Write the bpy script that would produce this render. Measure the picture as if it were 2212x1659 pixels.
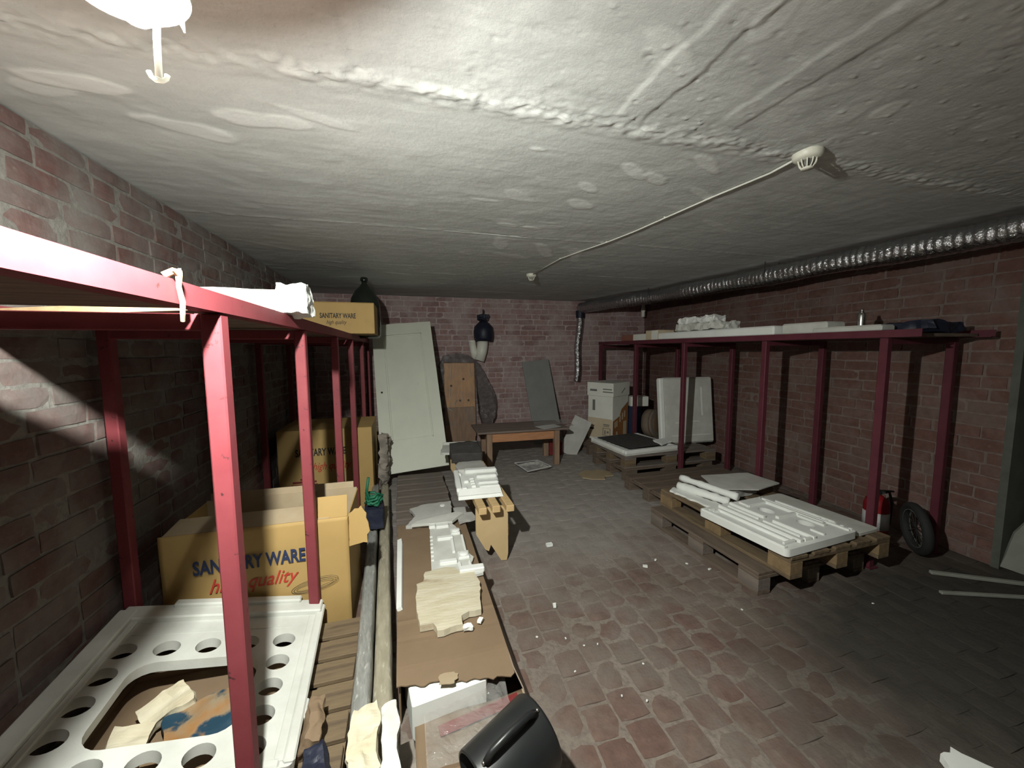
import bpy, bmesh, math, random
import numpy as np
from mathutils import Vector, Matrix, noise as mnoise

for o in list(bpy.data.objects):
    bpy.data.objects.remove(o)
scene = bpy.context.scene
COL = scene.collection
R = math.radians
random.seed(7)

# ------------------------------------------------------------------ camera
FPX = 820.0
YAW, PITCH, ROLL = R(15.7), R(5.2), R(0.3)
CAM_H = 1.5
fw = Vector((math.sin(YAW) * math.cos(PITCH), math.cos(YAW) * math.cos(PITCH), -math.sin(PITCH)))
rt0 = Vector((math.cos(YAW), -math.sin(YAW), 0))
up0 = rt0.cross(fw)
rt = rt0 * math.cos(ROLL) - up0 * math.sin(ROLL)
up = up0 * math.cos(ROLL) + rt0 * math.sin(ROLL)
cam_d = bpy.data.cameras.new('camera')
cam = bpy.data.objects.new('camera', cam_d)
COL.objects.link(cam)
cam.matrix_world = Matrix(((rt.x, up.x, -fw.x, 0), (rt.y, up.y, -fw.y, 0), (rt.z, up.z, -fw.z, CAM_H), (0, 0, 0, 1)))
cam_d.sensor_fit = 'HORIZONTAL'
cam_d.sensor_width = 36.0
cam_d.lens = 36.0 * FPX / 2212.0
cam_d.clip_start = 0.02
scene.camera = cam

# ------------------------------------------------------------------ world, exposure
w = bpy.data.worlds.new('cellar_air')
scene.world = w
w.use_nodes = True
w.node_tree.nodes['Background'].inputs[0].default_value = (0.6, 0.65, 0.7, 1)
w.node_tree.nodes['Background'].inputs[1].default_value = 0.0
vs = scene.view_settings
scene.display_settings.display_device = 'sRGB'
vs.view_transform = 'Standard'
vs.look = 'None'
vs.gamma = 1.0
vs.use_curve_mapping = False
vs.exposure = 0.0
LAMP = Vector((-0.305, 0.61, 1.926))
LAMP_STRENGTH = 11200.0

# ------------------------------------------------------------------ room numbers
CEIL = 2.32
XL = -1.26
YB = 6.05
YF = -1.3
RW0, RWK = 3.72, 0.08          # right wall: x = RW0 + RWK*y
YJ = 1.5                       # the right wall ends here in a jamb

# ------------------------------------------------------------------ value noise for height fields
def vnoise(x, y, seed=0):
    xi = np.floor(x).astype(np.int64); yi = np.floor(y).astype(np.int64)
    xf = x - xi; yf = y - yi
    xf = xf * xf * (3 - 2 * xf); yf = yf * yf * (3 - 2 * yf)
    def h(a, b):
        n = (a * 374761393 + b * 668265263 + seed * 1442695041) & 0x7fffffff
        n = ((n ^ (n >> 13)) * 1274126177) & 0x7fffffff
        return ((n ^ (n >> 16)) & 0xffff) / 65535.0
    a = h(xi, yi); b = h(xi + 1, yi); c = h(xi, yi + 1); d = h(xi + 1, yi + 1)
    return (a * (1 - xf) + b * xf) * (1 - yf) + (c * (1 - xf) + d * xf) * yf

def fbm(x, y, oct=4, seed=0):
    s = 0; a = 0.5
    for i in range(oct):
        s = s + a * vnoise(x * 2 ** i, y * 2 ** i, seed + i * 17)
        a *= 0.5
    return s

# ------------------------------------------------------------------ materials
def new_mat(name):
    m = bpy.data.materials.new(name); m.use_nodes = True
    nt = m.node_tree
    return m, nt, nt.nodes['Principled BSDF']

def N(nt, t, **kw):
    n = nt.nodes.new(t)
    for k, v in kw.items():
        setattr(n, k, v)
    return n

def mixc(nt, fac, a, b, blend='MIX'):
    n = N(nt, 'ShaderNodeMix', data_type='RGBA', blend_type=blend)
    for sock, v in ((n.inputs[0], fac), (n.inputs[6], a), (n.inputs[7], b)):
        if hasattr(v, 'is_linked') or isinstance(v, bpy.types.NodeSocket):
            nt.links.new(v, sock)
        elif isinstance(v, (int, float)):
            sock.default_value = v
        else:
            sock.default_value = (*v, 1) if len(v) == 3 else v
    return n.outputs[2]

def ramp(nt, src, a, b, c0=0.0, c1=1.0):
    n = N(nt, 'ShaderNodeMapRange'); n.clamp = True
    nt.links.new(src, n.inputs[0])
    n.inputs[1].default_value = a; n.inputs[2].default_value = b
    n.inputs[3].default_value = c0; n.inputs[4].default_value = c1
    return n.outputs[0]

def nz(nt, scale, detail=4, vec=None, rough=0.55, dist=0.0):
    n = N(nt, 'ShaderNodeTexNoise')
    n.inputs['Scale'].default_value = scale; n.inputs['Detail'].default_value = detail
    n.inputs['Roughness'].default_value = rough; n.inputs['Distortion'].default_value = dist
    if vec is not None:
        nt.links.new(vec, n.inputs['Vector'])
    return n.outputs['Fac']

def world_pos(nt, scale=(1, 1, 1)):
    g = N(nt, 'ShaderNodeNewGeometry')
    m = N(nt, 'ShaderNodeMapping'); m.inputs['Scale'].default_value = scale
    nt.links.new(g.outputs['Position'], m.inputs['Vector'])
    return m.outputs['Vector']

def obj_pos(nt, scale=(1, 1, 1)):
    g = N(nt, 'ShaderNodeTexCoord')
    m = N(nt, 'ShaderNodeMapping'); m.inputs['Scale'].default_value = scale
    nt.links.new(g.outputs['Object'], m.inputs['Vector'])
    return m.outputs['Vector']

def bump(nt, bsdf, h, strength=0.3, dist=0.01):
    b = N(nt, 'ShaderNodeBump')
    b.inputs['Strength'].default_value = strength; b.inputs['Distance'].default_value = dist
    nt.links.new(h, b.inputs['Height']); nt.links.new(b.outputs['Normal'], bsdf.inputs['Normal'])

def simple(name, c1, c2=None, rough=0.7, scale=8, lo=0.35, hi=0.65, bs=0.0, bscale=60, bdist=0.004,
           metal=0.0, stretch=(1, 1, 1), spec=0.4, detail=5, c3=None, s3=3.0, t3=(0.55, 0.7)):
    m, nt, b = new_mat(name)
    v = obj_pos(nt, stretch)
    if c2 is None:
        c2 = c1
    col = mixc(nt, ramp(nt, nz(nt, scale, detail, v), lo, hi), c1, c2)
    if c3 is not None:
        col = mixc(nt, ramp(nt, nz(nt, s3, 6, v), *t3), col, c3)
    nt.links.new(col, b.inputs['Base Color'])
    b.inputs['Roughness'].default_value = rough
    b.inputs['Metallic'].default_value = metal
    b.inputs['Specular IOR Level'].default_value = spec
    if bs > 0:
        bump(nt, b, nz(nt, bscale, 4, v), bs, bdist)
    return m

def patch(nt, v, cx, cy, rx, ry, soft, wob, scale):
    """mask of an irregular floor patch around (cx, cy)"""
    s = N(nt, 'ShaderNodeSeparateXYZ'); nt.links.new(v, s.inputs[0])
    def mth(op, a, b=None):
        n = N(nt, 'ShaderNodeMath', operation=op)
        for k, q in enumerate((a, b)):
            if q is None: continue
            if isinstance(q, (int, float)): n.inputs[k].default_value = q
            else: nt.links.new(q, n.inputs[k])
        return n.outputs[0]
    dx = mth('DIVIDE', mth('SUBTRACT', s.outputs[0], cx), rx); dy = mth('DIVIDE', mth('SUBTRACT', s.outputs[1], cy), ry)
    d = mth('SQRT', mth('ADD', mth('MULTIPLY', dx, dx), mth('MULTIPLY', dy, dy)))
    d = mth('ADD', d, mth('MULTIPLY', mth('SUBTRACT', nz(nt, scale, 6, v, 0.62), 0.5), wob))
    return ramp(nt, d, 1.0 + soft, 1.0 - soft)

def floor_patches(nt, v, col):
    # far aisle dust painted paler to brighten it, darker patch near the right passage
    col = mixc(nt, patch(nt, v, 1.3, 4.7, 2.4, 2.3, 0.25, 0.8, 2.2), col, (0.29, 0.265, 0.245))
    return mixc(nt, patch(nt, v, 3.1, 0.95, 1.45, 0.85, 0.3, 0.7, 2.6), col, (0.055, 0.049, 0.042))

def brick_mat(name, cols, smear, smear_t, floor=False, bumpd=0.004):
    """fired clay with per-brick tone (mesh attribute 'tone') and lime smears over it"""
    m, nt, b = new_mat(name)
    v = world_pos(nt)
    at = N(nt, 'ShaderNodeAttribute', attribute_name='tone')
    cr = N(nt, 'ShaderNodeValToRGB')
    el = cr.color_ramp.elements
    el[0].position = 0.0; el[0].color = (*cols[0], 1)
    el[1].position = 1.0; el[1].color = (*cols[-1], 1)
    for i, c in enumerate(cols[1:-1]):
        e = el.new((i + 1) / (len(cols) - 1)); e.color = (*c, 1)
    nt.links.new(at.outputs['Fac'], cr.inputs[0])
    g = nz(nt, 22, 6, v)
    col = mixc(nt, ramp(nt, g, 0.3, 0.75, 0.0, 0.55), cr.outputs[0], (cols[0][0] * 0.45, cols[0][1] * 0.45, cols[0][2] * 0.45))
    s1 = nz(nt, 3.1, 7, v, 0.62, 0.4)
    col = mixc(nt, ramp(nt, s1, smear_t[0], smear_t[1], 0.0, smear_t[2]), col, smear)
    s2 = nz(nt, 31, 3, v)
    col = mixc(nt, ramp(nt, s2, 0.62, 0.75, 0.0, 0.5), col, smear)
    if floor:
        col = floor_patches(nt, v, col)
    nt.links.new(col, b.inputs['Base Color'])
    b.inputs['Roughness'].default_value = 0.88
    b.inputs['Specular IOR Level'].default_value = 0.25
    bump(nt, b, nz(nt, 70, 6, v), 0.5, bumpd)
    return m

def mortar_mat(name, c1, c2, c3, floor=False):
    m, nt, b = new_mat(name)
    v = world_pos(nt)
    col = mixc(nt, ramp(nt, nz(nt, 2.3, 6, v), 0.35, 0.65), c1, c2)
    col = mixc(nt, ramp(nt, nz(nt, 40, 4, v), 0.45, 0.7, 0, 0.7), col, c3)
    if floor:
        col = floor_patches(nt, v, col)
    nt.links.new(col, b.inputs['Base Color'])
    b.inputs['Roughness'].default_value = 0.95
    b.inputs['Specular IOR Level'].default_value = 0.2
    bump(nt, b, nz(nt, 45, 6, v), 0.8, 0.008)
    return m

MAT = {}
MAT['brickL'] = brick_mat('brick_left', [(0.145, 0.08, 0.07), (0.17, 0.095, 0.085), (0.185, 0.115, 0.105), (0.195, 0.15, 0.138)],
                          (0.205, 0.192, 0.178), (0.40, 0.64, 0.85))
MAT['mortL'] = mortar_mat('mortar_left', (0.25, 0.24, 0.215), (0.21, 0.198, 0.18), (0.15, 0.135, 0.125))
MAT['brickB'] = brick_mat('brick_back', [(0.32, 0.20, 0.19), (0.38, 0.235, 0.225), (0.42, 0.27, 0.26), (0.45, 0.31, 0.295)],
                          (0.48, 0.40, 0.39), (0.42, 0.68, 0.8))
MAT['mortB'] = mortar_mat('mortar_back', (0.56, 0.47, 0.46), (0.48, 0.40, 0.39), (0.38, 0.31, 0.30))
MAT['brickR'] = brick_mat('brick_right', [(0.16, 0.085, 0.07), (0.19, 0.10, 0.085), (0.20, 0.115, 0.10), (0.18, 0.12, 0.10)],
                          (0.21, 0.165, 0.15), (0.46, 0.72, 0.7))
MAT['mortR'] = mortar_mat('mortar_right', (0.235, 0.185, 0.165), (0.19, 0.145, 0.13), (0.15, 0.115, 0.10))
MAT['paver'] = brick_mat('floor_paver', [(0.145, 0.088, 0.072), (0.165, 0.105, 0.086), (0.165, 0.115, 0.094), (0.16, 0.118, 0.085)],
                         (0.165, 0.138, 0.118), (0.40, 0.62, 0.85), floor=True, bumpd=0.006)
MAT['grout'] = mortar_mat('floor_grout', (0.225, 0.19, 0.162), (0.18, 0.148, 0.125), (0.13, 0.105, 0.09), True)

def ceiling_mat():
    m, nt, b = new_mat('ceiling_plaster')
    v = world_pos(nt)
    v2 = world_pos(nt, (1.0, 3.0, 1.0))
    col = mixc(nt, ramp(nt, nz(nt, 1.3, 6, v2, 0.6, 0.3), 0.35, 0.68), (0.49, 0.50, 0.485), (0.60, 0.61, 0.595))
    col = mixc(nt, ramp(nt, nz(nt, 5.0, 7, v2, 0.65, 0.8), 0.55, 0.75, 0, 0.6), col, (0.68, 0.69, 0.665))
    col = mixc(nt, ramp(nt, nz(nt, 60, 3, v), 0.66, 0.76, 0, 0.5), col, (0.38, 0.38, 0.37))
    at = N(nt, 'ShaderNodeAttribute', attribute_name='patch')
    col = mixc(nt, at.outputs['Fac'], col, (0.74, 0.75, 0.73))
    nt.links.new(col, b.inputs['Base Color'])
    b.inputs['Roughness'].default_value = 0.8
    b.inputs['Specular IOR Level'].default_value = 0.3
    bump(nt, b, nz(nt, 48, 8, v, 0.66), 0.4, 0.005)
    return m
MAT['ceil'] = ceiling_mat()
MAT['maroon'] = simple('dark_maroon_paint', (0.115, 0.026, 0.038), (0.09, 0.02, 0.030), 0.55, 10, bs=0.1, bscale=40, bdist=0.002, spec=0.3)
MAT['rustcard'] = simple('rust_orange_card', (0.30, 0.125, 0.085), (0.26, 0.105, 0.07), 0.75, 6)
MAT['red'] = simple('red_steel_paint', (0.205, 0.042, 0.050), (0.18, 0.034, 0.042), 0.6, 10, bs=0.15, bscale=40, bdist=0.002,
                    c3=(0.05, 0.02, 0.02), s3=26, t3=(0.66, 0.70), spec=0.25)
MAT['board'] = simple('grey_shelf_board', (0.20, 0.15, 0.11), (0.12, 0.09, 0.07), 0.85, 6, stretch=(1, 8, 8), bs=0.3, bscale=20)
MAT['boardlit'] = simple('lit_board_edge', (0.50, 0.36, 0.20), (0.40, 0.28, 0.15), 0.8, 8, stretch=(1, 6, 6))
MAT['card'] = simple('yellow_cardboard', (0.40, 0.262, 0.098), (0.37, 0.24, 0.088), 0.75, 5, c3=(0.28, 0.18, 0.08), s3=2.6, t3=(0.62, 0.75), bs=0.12, bscale=12, bdist=0.01)
MAT['cardin'] = simple('unprinted_cardboard', (0.391, 0.306, 0.204), (0.357, 0.272, 0.170), 0.8, 9, bs=0.1, bscale=30)
MAT['cardb'] = simple('brown_cardboard', (0.205, 0.140, 0.086), (0.185, 0.125, 0.076), 0.8, 5, bs=0.12, bscale=14, bdist=0.006)
MAT['cardgrey'] = simple('dusty_cardboard', (0.24, 0.19, 0.15), (0.20, 0.155, 0.12), 0.85, 5)
MAT['foam'] = simple('white_polystyrene', (0.78, 0.79, 0.76), (0.72, 0.73, 0.70), 0.75, 6, bs=0.15, bscale=180, bdist=0.002, spec=0.3)
MAT['foamd'] = simple('dusty_dimmed_polystyrene', (0.60, 0.60, 0.56), (0.50, 0.50, 0.46), 0.8, 7, bs=0.2, bscale=160, bdist=0.002, spec=0.3)
MAT['foamy'] = simple('yellowed_foam', (0.578, 0.527, 0.408), (0.493, 0.433, 0.306), 0.9, 9, stretch=(0.6, 2.2, 1), c3=(0.357, 0.281, 0.187), s3=7, t3=(0.62, 0.78), bs=0.5, bscale=30, bdist=0.008)
MAT['foamg'] = simple('grey_dusted_foam', (0.504, 0.492, 0.468), (0.408, 0.396, 0.372), 0.85, 6, bs=0.2, bscale=90)
MAT['pallet'] = simple('raw_pallet_wood', (0.186, 0.133, 0.077), (0.124, 0.087, 0.053), 0.85, 5, stretch=(1, 7, 7), bs=0.3, bscale=18, c3=(0.062, 0.046, 0.034), s3=5, t3=(0.6, 0.8))
MAT['palletd'] = simple('dark_pallet_wood', (0.163, 0.119, 0.088), (0.106, 0.081, 0.062), 0.9, 5, stretch=(1, 7, 7), bs=0.3, bscale=18)
MAT['palletg'] = simple('grey_weathered_wood', (0.195, 0.156, 0.130), (0.130, 0.111, 0.098), 0.9, 5, stretch=(1, 9, 9), bs=0.4, bscale=16)
MAT['block'] = simple('chipboard_block', (0.24, 0.165, 0.085), (0.18, 0.12, 0.065), 0.9, 30, bs=0.3)
MAT['pine'] = simple('planed_pine', (0.55, 0.39, 0.20), (0.48, 0.32, 0.15), 0.6, 5, stretch=(1, 9, 9), bs=0.1, bscale=20)
MAT['mdf'] = simple('pale_fibreboard', (0.55, 0.40, 0.22), (0.50, 0.36, 0.19), 0.7, 6)
MAT['tablewood'] = simple('orange_pine_apron', (0.510, 0.255, 0.128), (0.390, 0.180, 0.090), 0.6, 5, stretch=(1, 9, 9))
MAT['tabletop'] = simple('worn_dark_tabletop', (0.225, 0.173, 0.143), (0.165, 0.128, 0.112), 0.8, 5, stretch=(1, 6, 6))
MAT['tableleg'] = simple('brown_table_leg', (0.322, 0.210, 0.140), (0.238, 0.154, 0.105), 0.7, 5, stretch=(5, 5, 1))
MAT['door'] = simple('greenish_white_paint', (0.621, 0.634, 0.540), (0.581, 0.594, 0.506), 0.55, 4, bs=0.1, bscale=40, c3=(0.446, 0.446, 0.378), s3=12, t3=(0.7, 0.8))
MAT['plywood'] = simple('plywood', (0.672, 0.376, 0.176), (0.528, 0.280, 0.128), 0.5, 4, stretch=(6, 1, 1.2))
MAT['pvc'] = simple('white_pvc', (0.806, 0.793, 0.715), (0.715, 0.702, 0.624), 0.4, 6)
MAT['ivory'] = simple('ivory_plastic', (0.72, 0.71, 0.62), (0.68, 0.67, 0.58), 0.4, 6)
MAT['cable'] = simple('white_cable', (0.66, 0.66, 0.60), None, 0.5)
MAT['navy'] = simple('dark_navy_plastic', (0.018, 0.022, 0.04), (0.012, 0.014, 0.03), 0.5, 9, bs=0.4, bscale=20, bdist=0.01)
MAT['black'] = simple('black_plastic', (0.012, 0.013, 0.014), (0.017, 0.018, 0.018), 0.38, 9, spec=0.5)
MAT['rubber'] = simple('black_rubber', (0.02, 0.02, 0.02), None, 0.8)
MAT['steel'] = simple('bright_steel', (0.7, 0.7, 0.68), None, 0.25, metal=1.0)
MAT['can'] = simple('silver_can', (0.75, 0.75, 0.72), None, 0.22, metal=1.0)
MAT['greyboard'] = simple('grey_panel_board', (0.266, 0.266, 0.259), (0.231, 0.231, 0.224), 0.7, 4)
MAT['paper'] = simple('white_paper', (0.60, 0.60, 0.58), (0.52, 0.52, 0.50), 0.8, 6)
MAT['carton'] = simple('white_carton', (0.800, 0.800, 0.736), (0.720, 0.720, 0.656), 0.75, 4)
MAT['cartonb'] = simple('tan_printed_panel', (0.600, 0.495, 0.360), (0.540, 0.435, 0.300), 0.75, 4)
MAT['orange'] = simple('orange_brown_print', (0.364, 0.161, 0.049), (0.308, 0.126, 0.042), 0.7, 4)
MAT['blue'] = simple('blue_print', (0.035, 0.06, 0.13), None, 0.6)
MAT['bagprint'] = simple('printed_sack', (0.30, 0.15, 0.055), (0.26, 0.21, 0.14), 0.5, 14, c3=(0.014, 0.045, 0.075), s3=6.5, t3=(0.50, 0.56), bs=0.4, bscale=25)
MAT['inkblue'] = simple('navy_ink', (0.018, 0.028, 0.075), None, 0.7)
MAT['inkblack'] = simple('black_ink', (0.02, 0.018, 0.016), None, 0.7)
MAT['inkred'] = simple('red_ink', (0.42, 0.035, 0.02), None, 0.7)
MAT['inkdark'] = simple('dark_red_ink', (0.17, 0.02, 0.02), None, 0.7)
MAT['inkgrey'] = simple('grey_ink', (0.16, 0.16, 0.15), None, 0.7)
MAT['green'] = simple('green_cord', (0.012, 0.14, 0.07), (0.01, 0.09, 0.05), 0.6, 30)
MAT['fabric'] = simple('dark_cushion_fabric', (0.06, 0.055, 0.052), (0.045, 0.042, 0.04), 0.95, 20, bs=0.3, bscale=200)
MAT['extred'] = simple('red_cylinder_paint', (0.22, 0.008, 0.012), None, 0.4)
MAT['label'] = simple('white_label', (0.50, 0.48, 0.48), (0.40, 0.38, 0.38), 0.6, 12)
MAT['jamb'] = simple('grey_green_plaster', (0.12, 0.13, 0.11), (0.085, 0.09, 0.075), 0.9, 6, bs=0.4, bscale=20)
MAT['paleboard'] = simple('pale_dusty_board', (0.30, 0.31, 0.27), (0.24, 0.25, 0.21), 0.85, 6)
MAT['greyfoamwrap'] = simple('film_wrapped_tube', (0.306, 0.306, 0.289), (0.212, 0.212, 0.200), 0.3, 14, stretch=(6, 1.2, 3), bs=0.6, bscale=22, bdist=0.01, spec=0.6, c3=(0.527, 0.527, 0.493), s3=18, t3=(0.62, 0.72))
MAT['strip'] = simple('beige_dusty_strip', (0.340, 0.306, 0.230), (0.255, 0.230, 0.170), 0.6, 12, stretch=(4, 1, 3), bs=0.5, bscale=20, bdist=0.008, c3=(0.468, 0.442, 0.357), s3=16, t3=(0.6, 0.72))
MAT['kraft'] = simple('crumpled_packing_paper', (0.30, 0.26, 0.22), (0.20, 0.175, 0.15), 0.8, 9, bs=0.4, bscale=20)
MAT['rust'] = simple('twine', (0.42, 0.33, 0.20), (0.30, 0.24, 0.14), 0.9, 40)

def film_mat(name, col, alpha, rough):
    m, nt, b = new_mat(name)
    b.inputs['Base Color'].default_value = (*col, 1)
    b.inputs['Roughness'].default_value = rough
    b.inputs['Specular IOR Level'].default_value = 0.9
    v = obj_pos(nt)
    nt.links.new(ramp(nt, nz(nt, 7, 5, v), 0.3, 0.7, alpha * 0.6, min(1, alpha * 1.4)), b.inputs['Alpha'])
    bump(nt, b, nz(nt, 14, 5, v, 0.6, 1.0), 0.9, 0.03)
    return m
MAT['film'] = film_mat('clear_film', (0.55, 0.53, 0.50), 0.28, 0.12)
MAT['filmwrap'] = film_mat('glossy_wrap', (0.45, 0.38, 0.33), 0.22, 0.06)
MAT['filmpale'] = film_mat('cloudy_film', (0.70, 0.69, 0.66), 0.55, 0.15)
MAT['filmdark'] = film_mat('smoky_film', (0.120, 0.096, 0.096), 0.72, 0.18)

def glass_mat():
    m, nt, b = new_mat('dark_green_glass')
    b.inputs['Base Color'].default_value = (0.012, 0.016, 0.012, 1)
    b.inputs['Roughness'].default_value = 0.08
    b.inputs['Specular IOR Level'].default_value = 0.7
    return m
MAT['glass'] = glass_mat()

def foil_mat():
    m, nt, b = new_mat('aluminium_foil_duct')
    b.inputs['Base Color'].default_value = (0.55, 0.55, 0.57, 1)
    b.inputs['Metallic'].default_value = 1.0
    b.inputs['Roughness'].default_value = 0.2
    v = obj_pos(nt)
    bump(nt, b, nz(nt, 40, 4, v, 0.6), 0.9, 0.012)
    return m
MAT['foil'] = foil_mat()

def emit_mat():
    m, nt, b = new_mat('glowing_bulb')
    b.inputs['Base Color'].default_value = (1, 1, 1, 1)
    b.inputs['Emission Color'].default_value = (0.97, 1.0, 0.925, 1)
    b.inputs['Emission Strength'].default_value = LAMP_STRENGTH
    return m
MAT['bulb'] = emit_mat()
def translucent_mat():
    m, nt, b = new_mat('milky_lamp_plastic')
    b.inputs['Base Color'].default_value = (0.85, 0.85, 0.8, 1)
    b.inputs['Roughness'].default_value = 0.6
    tr = N(nt, 'ShaderNodeBsdfTranslucent'); tr.inputs['Color'].default_value = (0.7, 0.7, 0.66, 1)
    mx = N(nt, 'ShaderNodeMixShader'); mx.inputs[0].default_value = 0.4
    out = nt.nodes['Material Output']
    nt.links.new(b.outputs[0], mx.inputs[1]); nt.links.new(tr.outputs[0], mx.inputs[2]); nt.links.new(mx.outputs[0], out.inputs[0])
    return m
MAT['milky'] = translucent_mat()
MAT['lampwhite'] = simple('white_enamel', (0.8, 0.8, 0.76), None, 0.4)

# ------------------------------------------------------------------ object helpers
def obj(name, mesh, mat=None, parent=None, loc=(0, 0, 0), rot=(0, 0, 0)):
    if isinstance(mesh, bmesh.types.BMesh):
        bm = mesh
        bmesh.ops.recalc_face_normals(bm, faces=bm.faces[:])
        mesh = bpy.data.meshes.new(name)
        bm.to_mesh(mesh); bm.free()
    o = bpy.data.objects.new(name, mesh)
    COL.objects.link(o)
    if mat is not None:
        mesh.materials.clear()
        mesh.materials.append(MAT[mat] if isinstance(mat, str) else mat)
    o.location = loc; o.rotation_euler = rot
    if parent is not None:
        o.parent = parent
    return o

def smooth(o, flag=True):
    for p in o.data.polygons:
        p.use_smooth = flag
    return o

def tag(o, label=None, cat=None, group=None, kind=None):
    if label: o['label'] = label
    if cat: o['category'] = cat
    if group: o['group'] = group
    if kind: o['kind'] = kind
    return o

def thing(name, label, cat, loc=(0, 0, 0), rz=0.0, group=None, rot=None):
    o = bpy.data.objects.new(name, None); COL.objects.link(o)
    o.location = loc; o.rotation_euler = rot if rot else (0, 0, rz)
    o.empty_display_size = 0.1
    return tag(o, label, cat, group)

def BM():
    return bmesh.new()

def box(bm, c, s, rot=(0, 0, 0), bev=0.0):
    g = bmesh.ops.create_cube(bm, size=1.0)
    from mathutils import Euler
    M = Matrix.Translation(c) @ Euler(rot).to_matrix().to_4x4() @ Matrix.Diagonal((*s, 1))
    bmesh.ops.transform(bm, matrix=M, verts=g['verts'])
    if bev > 0:
        es = set()
        for v in g['verts']:
            es.update(v.link_edges)
        bmesh.ops.bevel(bm, geom=list(es), offset=bev, segments=1, affect='EDGES')
    return bm

def bx(bm, x0, x1, y0, y1, z0, z1, bev=0.0):
    return box(bm, ((x0 + x1) / 2, (y0 + y1) / 2, (z0 + z1) / 2), (abs(x1 - x0), abs(y1 - y0), abs(z1 - z0)), bev=bev)

def boxm(x0, x1, y0, y1, z0, z1, bev=0.0):
    return bx(BM(), x0, x1, y0, y1, z0, z1, bev)

def lathe(bm, prof, n=24, M=Matrix(), cap=True):
    rings = []
    for r, z in prof:
        rings.append([bm.verts.new(M @ Vector((r * math.cos(2 * math.pi * i / n), r * math.sin(2 * math.pi * i / n), z))) for i in range(n)])
    for a, b in zip(rings, rings[1:]):
        for i in range(n):
            bm.faces.new((a[i], a[(i + 1) % n], b[(i + 1) % n], b[i]))
    if cap:
        bm.faces.new(rings[0][::-1]); bm.faces.new(rings[-1])
    return bm

def tube(bm, pts, r, n=8, cap=True, rfun=None):
    pts = [Vector(p) for p in pts]
    prev = None; rings = []
    for i, p in enumerate(pts):
        t = (pts[min(i + 1, len(pts) - 1)] - pts[max(i - 1, 0)]).normalized()
        if prev is None:
            a = Vector((0, 0, 1)) if abs(t.z) < 0.9 else Vector((1, 0, 0))
            x = t.cross(a).normalized()
        else:
            x = (prev - t * prev.dot(t)).normalized()
        prev = x; y = t.cross(x)
        rr = rfun(i) if rfun else r
        rings.append([bm.verts.new(p + (x * math.cos(2 * math.pi * k / n) + y * math.sin(2 * math.pi * k / n)) * rr) for k in range(n)])
    for a, b in zip(rings, rings[1:]):
        for k in range(n):
            bm.faces.new((a[k], a[(k + 1) % n], b[(k + 1) % n], b[k]))
    if cap:
        bm.faces.new(rings[0][::-1]); bm.faces.new(rings[-1])
    return bm

def prism(bm, pts, z0, z1, M=Matrix()):
    """closed outline in XY, extruded along Z"""
    a = [bm.verts.new(M @ Vector((x, y, z0))) for x, y in pts]
    b = [bm.verts.new(M @ Vector((x, y, z1))) for x, y in pts]
    n = len(pts)
    bm.faces.new(a[::-1]); bm.faces.new(b)
    for i in range(n):
        bm.faces.new((a[i], a[(i + 1) % n], b[(i + 1) % n], b[i]))
    return bm

def ragged(pts, step=0.02, amp=0.005, seed=1, keep=()):
    """subdivide an outline and make its edges uneven, as torn foam or board"""
    rnd = random.Random(seed); out = []
    n = len(pts)
    for i in range(n):
        a = Vector(pts[i]); b = Vector(pts[(i + 1) % n]); d = b - a
        if i in keep:
            out.append(tuple(a)); continue
        k = max(1, int(d.length / step)); nn = Vector((-d.y, d.x)).normalized()
        for j in range(k):
            p = a + d * (j / k)
            if j:
                p += nn * rnd.uniform(-amp, amp)
            out.append((p.x, p.y))
    return out

def plate(name, outline, holes, thick):
    """flat plate with through holes: filled 2D curve turned into a mesh"""
    cu = bpy.data.curves.new(name, 'CURVE'); cu.dimensions = '2D'; cu.fill_mode = 'BOTH'
    cu.extrude = thick / 2
    for pl in [outline] + holes:
        sp = cu.splines.new('POLY'); sp.points.add(len(pl) - 1)
        for p, q in zip(sp.points, pl):
            p.co = (q[0], q[1], 0, 1)
        sp.use_cyclic_u = True
    o = bpy.data.objects.new(name, cu); COL.objects.link(o)
    me = bpy.data.meshes.new_from_object(o)
    bpy.data.objects.remove(o); bpy.data.curves.remove(cu)
    return me

def circ(cx, cy, rx, ry=None, n=24):
    ry = ry or rx
    return [(cx + rx * math.cos(2 * math.pi * i / n), cy + ry * math.sin(2 * math.pi * i / n)) for i in range(n)]

def rrect(x0, x1, y0, y1, r, n=5):
    out = []
    for cx, cy, a0 in ((x1 - r, y1 - r, 0), (x0 + r, y1 - r, 90), (x0 + r, y0 + r, 180), (x1 - r, y0 + r, 270)):
        for i in range(n + 1):
            a = R(a0 + 90 * i / n)
            out.append((cx + r * math.cos(a), cy + r * math.sin(a)))
    return out

def crumple(s, amp, freq, seed=0, sub=(10, 10, 6), sharp=False):
    """box of size s with an uneven, crumpled surface"""
    bm = BM()
    g = bmesh.ops.create_cube(bm, size=1.0)
    bmesh.ops.subdivide_edges(bm, edges=bm.edges[:], cuts=max(sub), use_grid_fill=True)
    for v in bm.verts:
        p = Vector((v.co.x * s[0], v.co.y * s[1], v.co.z * s[2]))
        d = mnoise.noise_vector(p * freq + Vector((seed * 3.1, seed * 1.7, seed)))
        d2 = mnoise.noise_vector(p * freq * 2.7 + Vector((seed * 1.1, 9, seed)))
        v.co = p + (d + d2 * 0.45) * amp
    return bm

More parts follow.
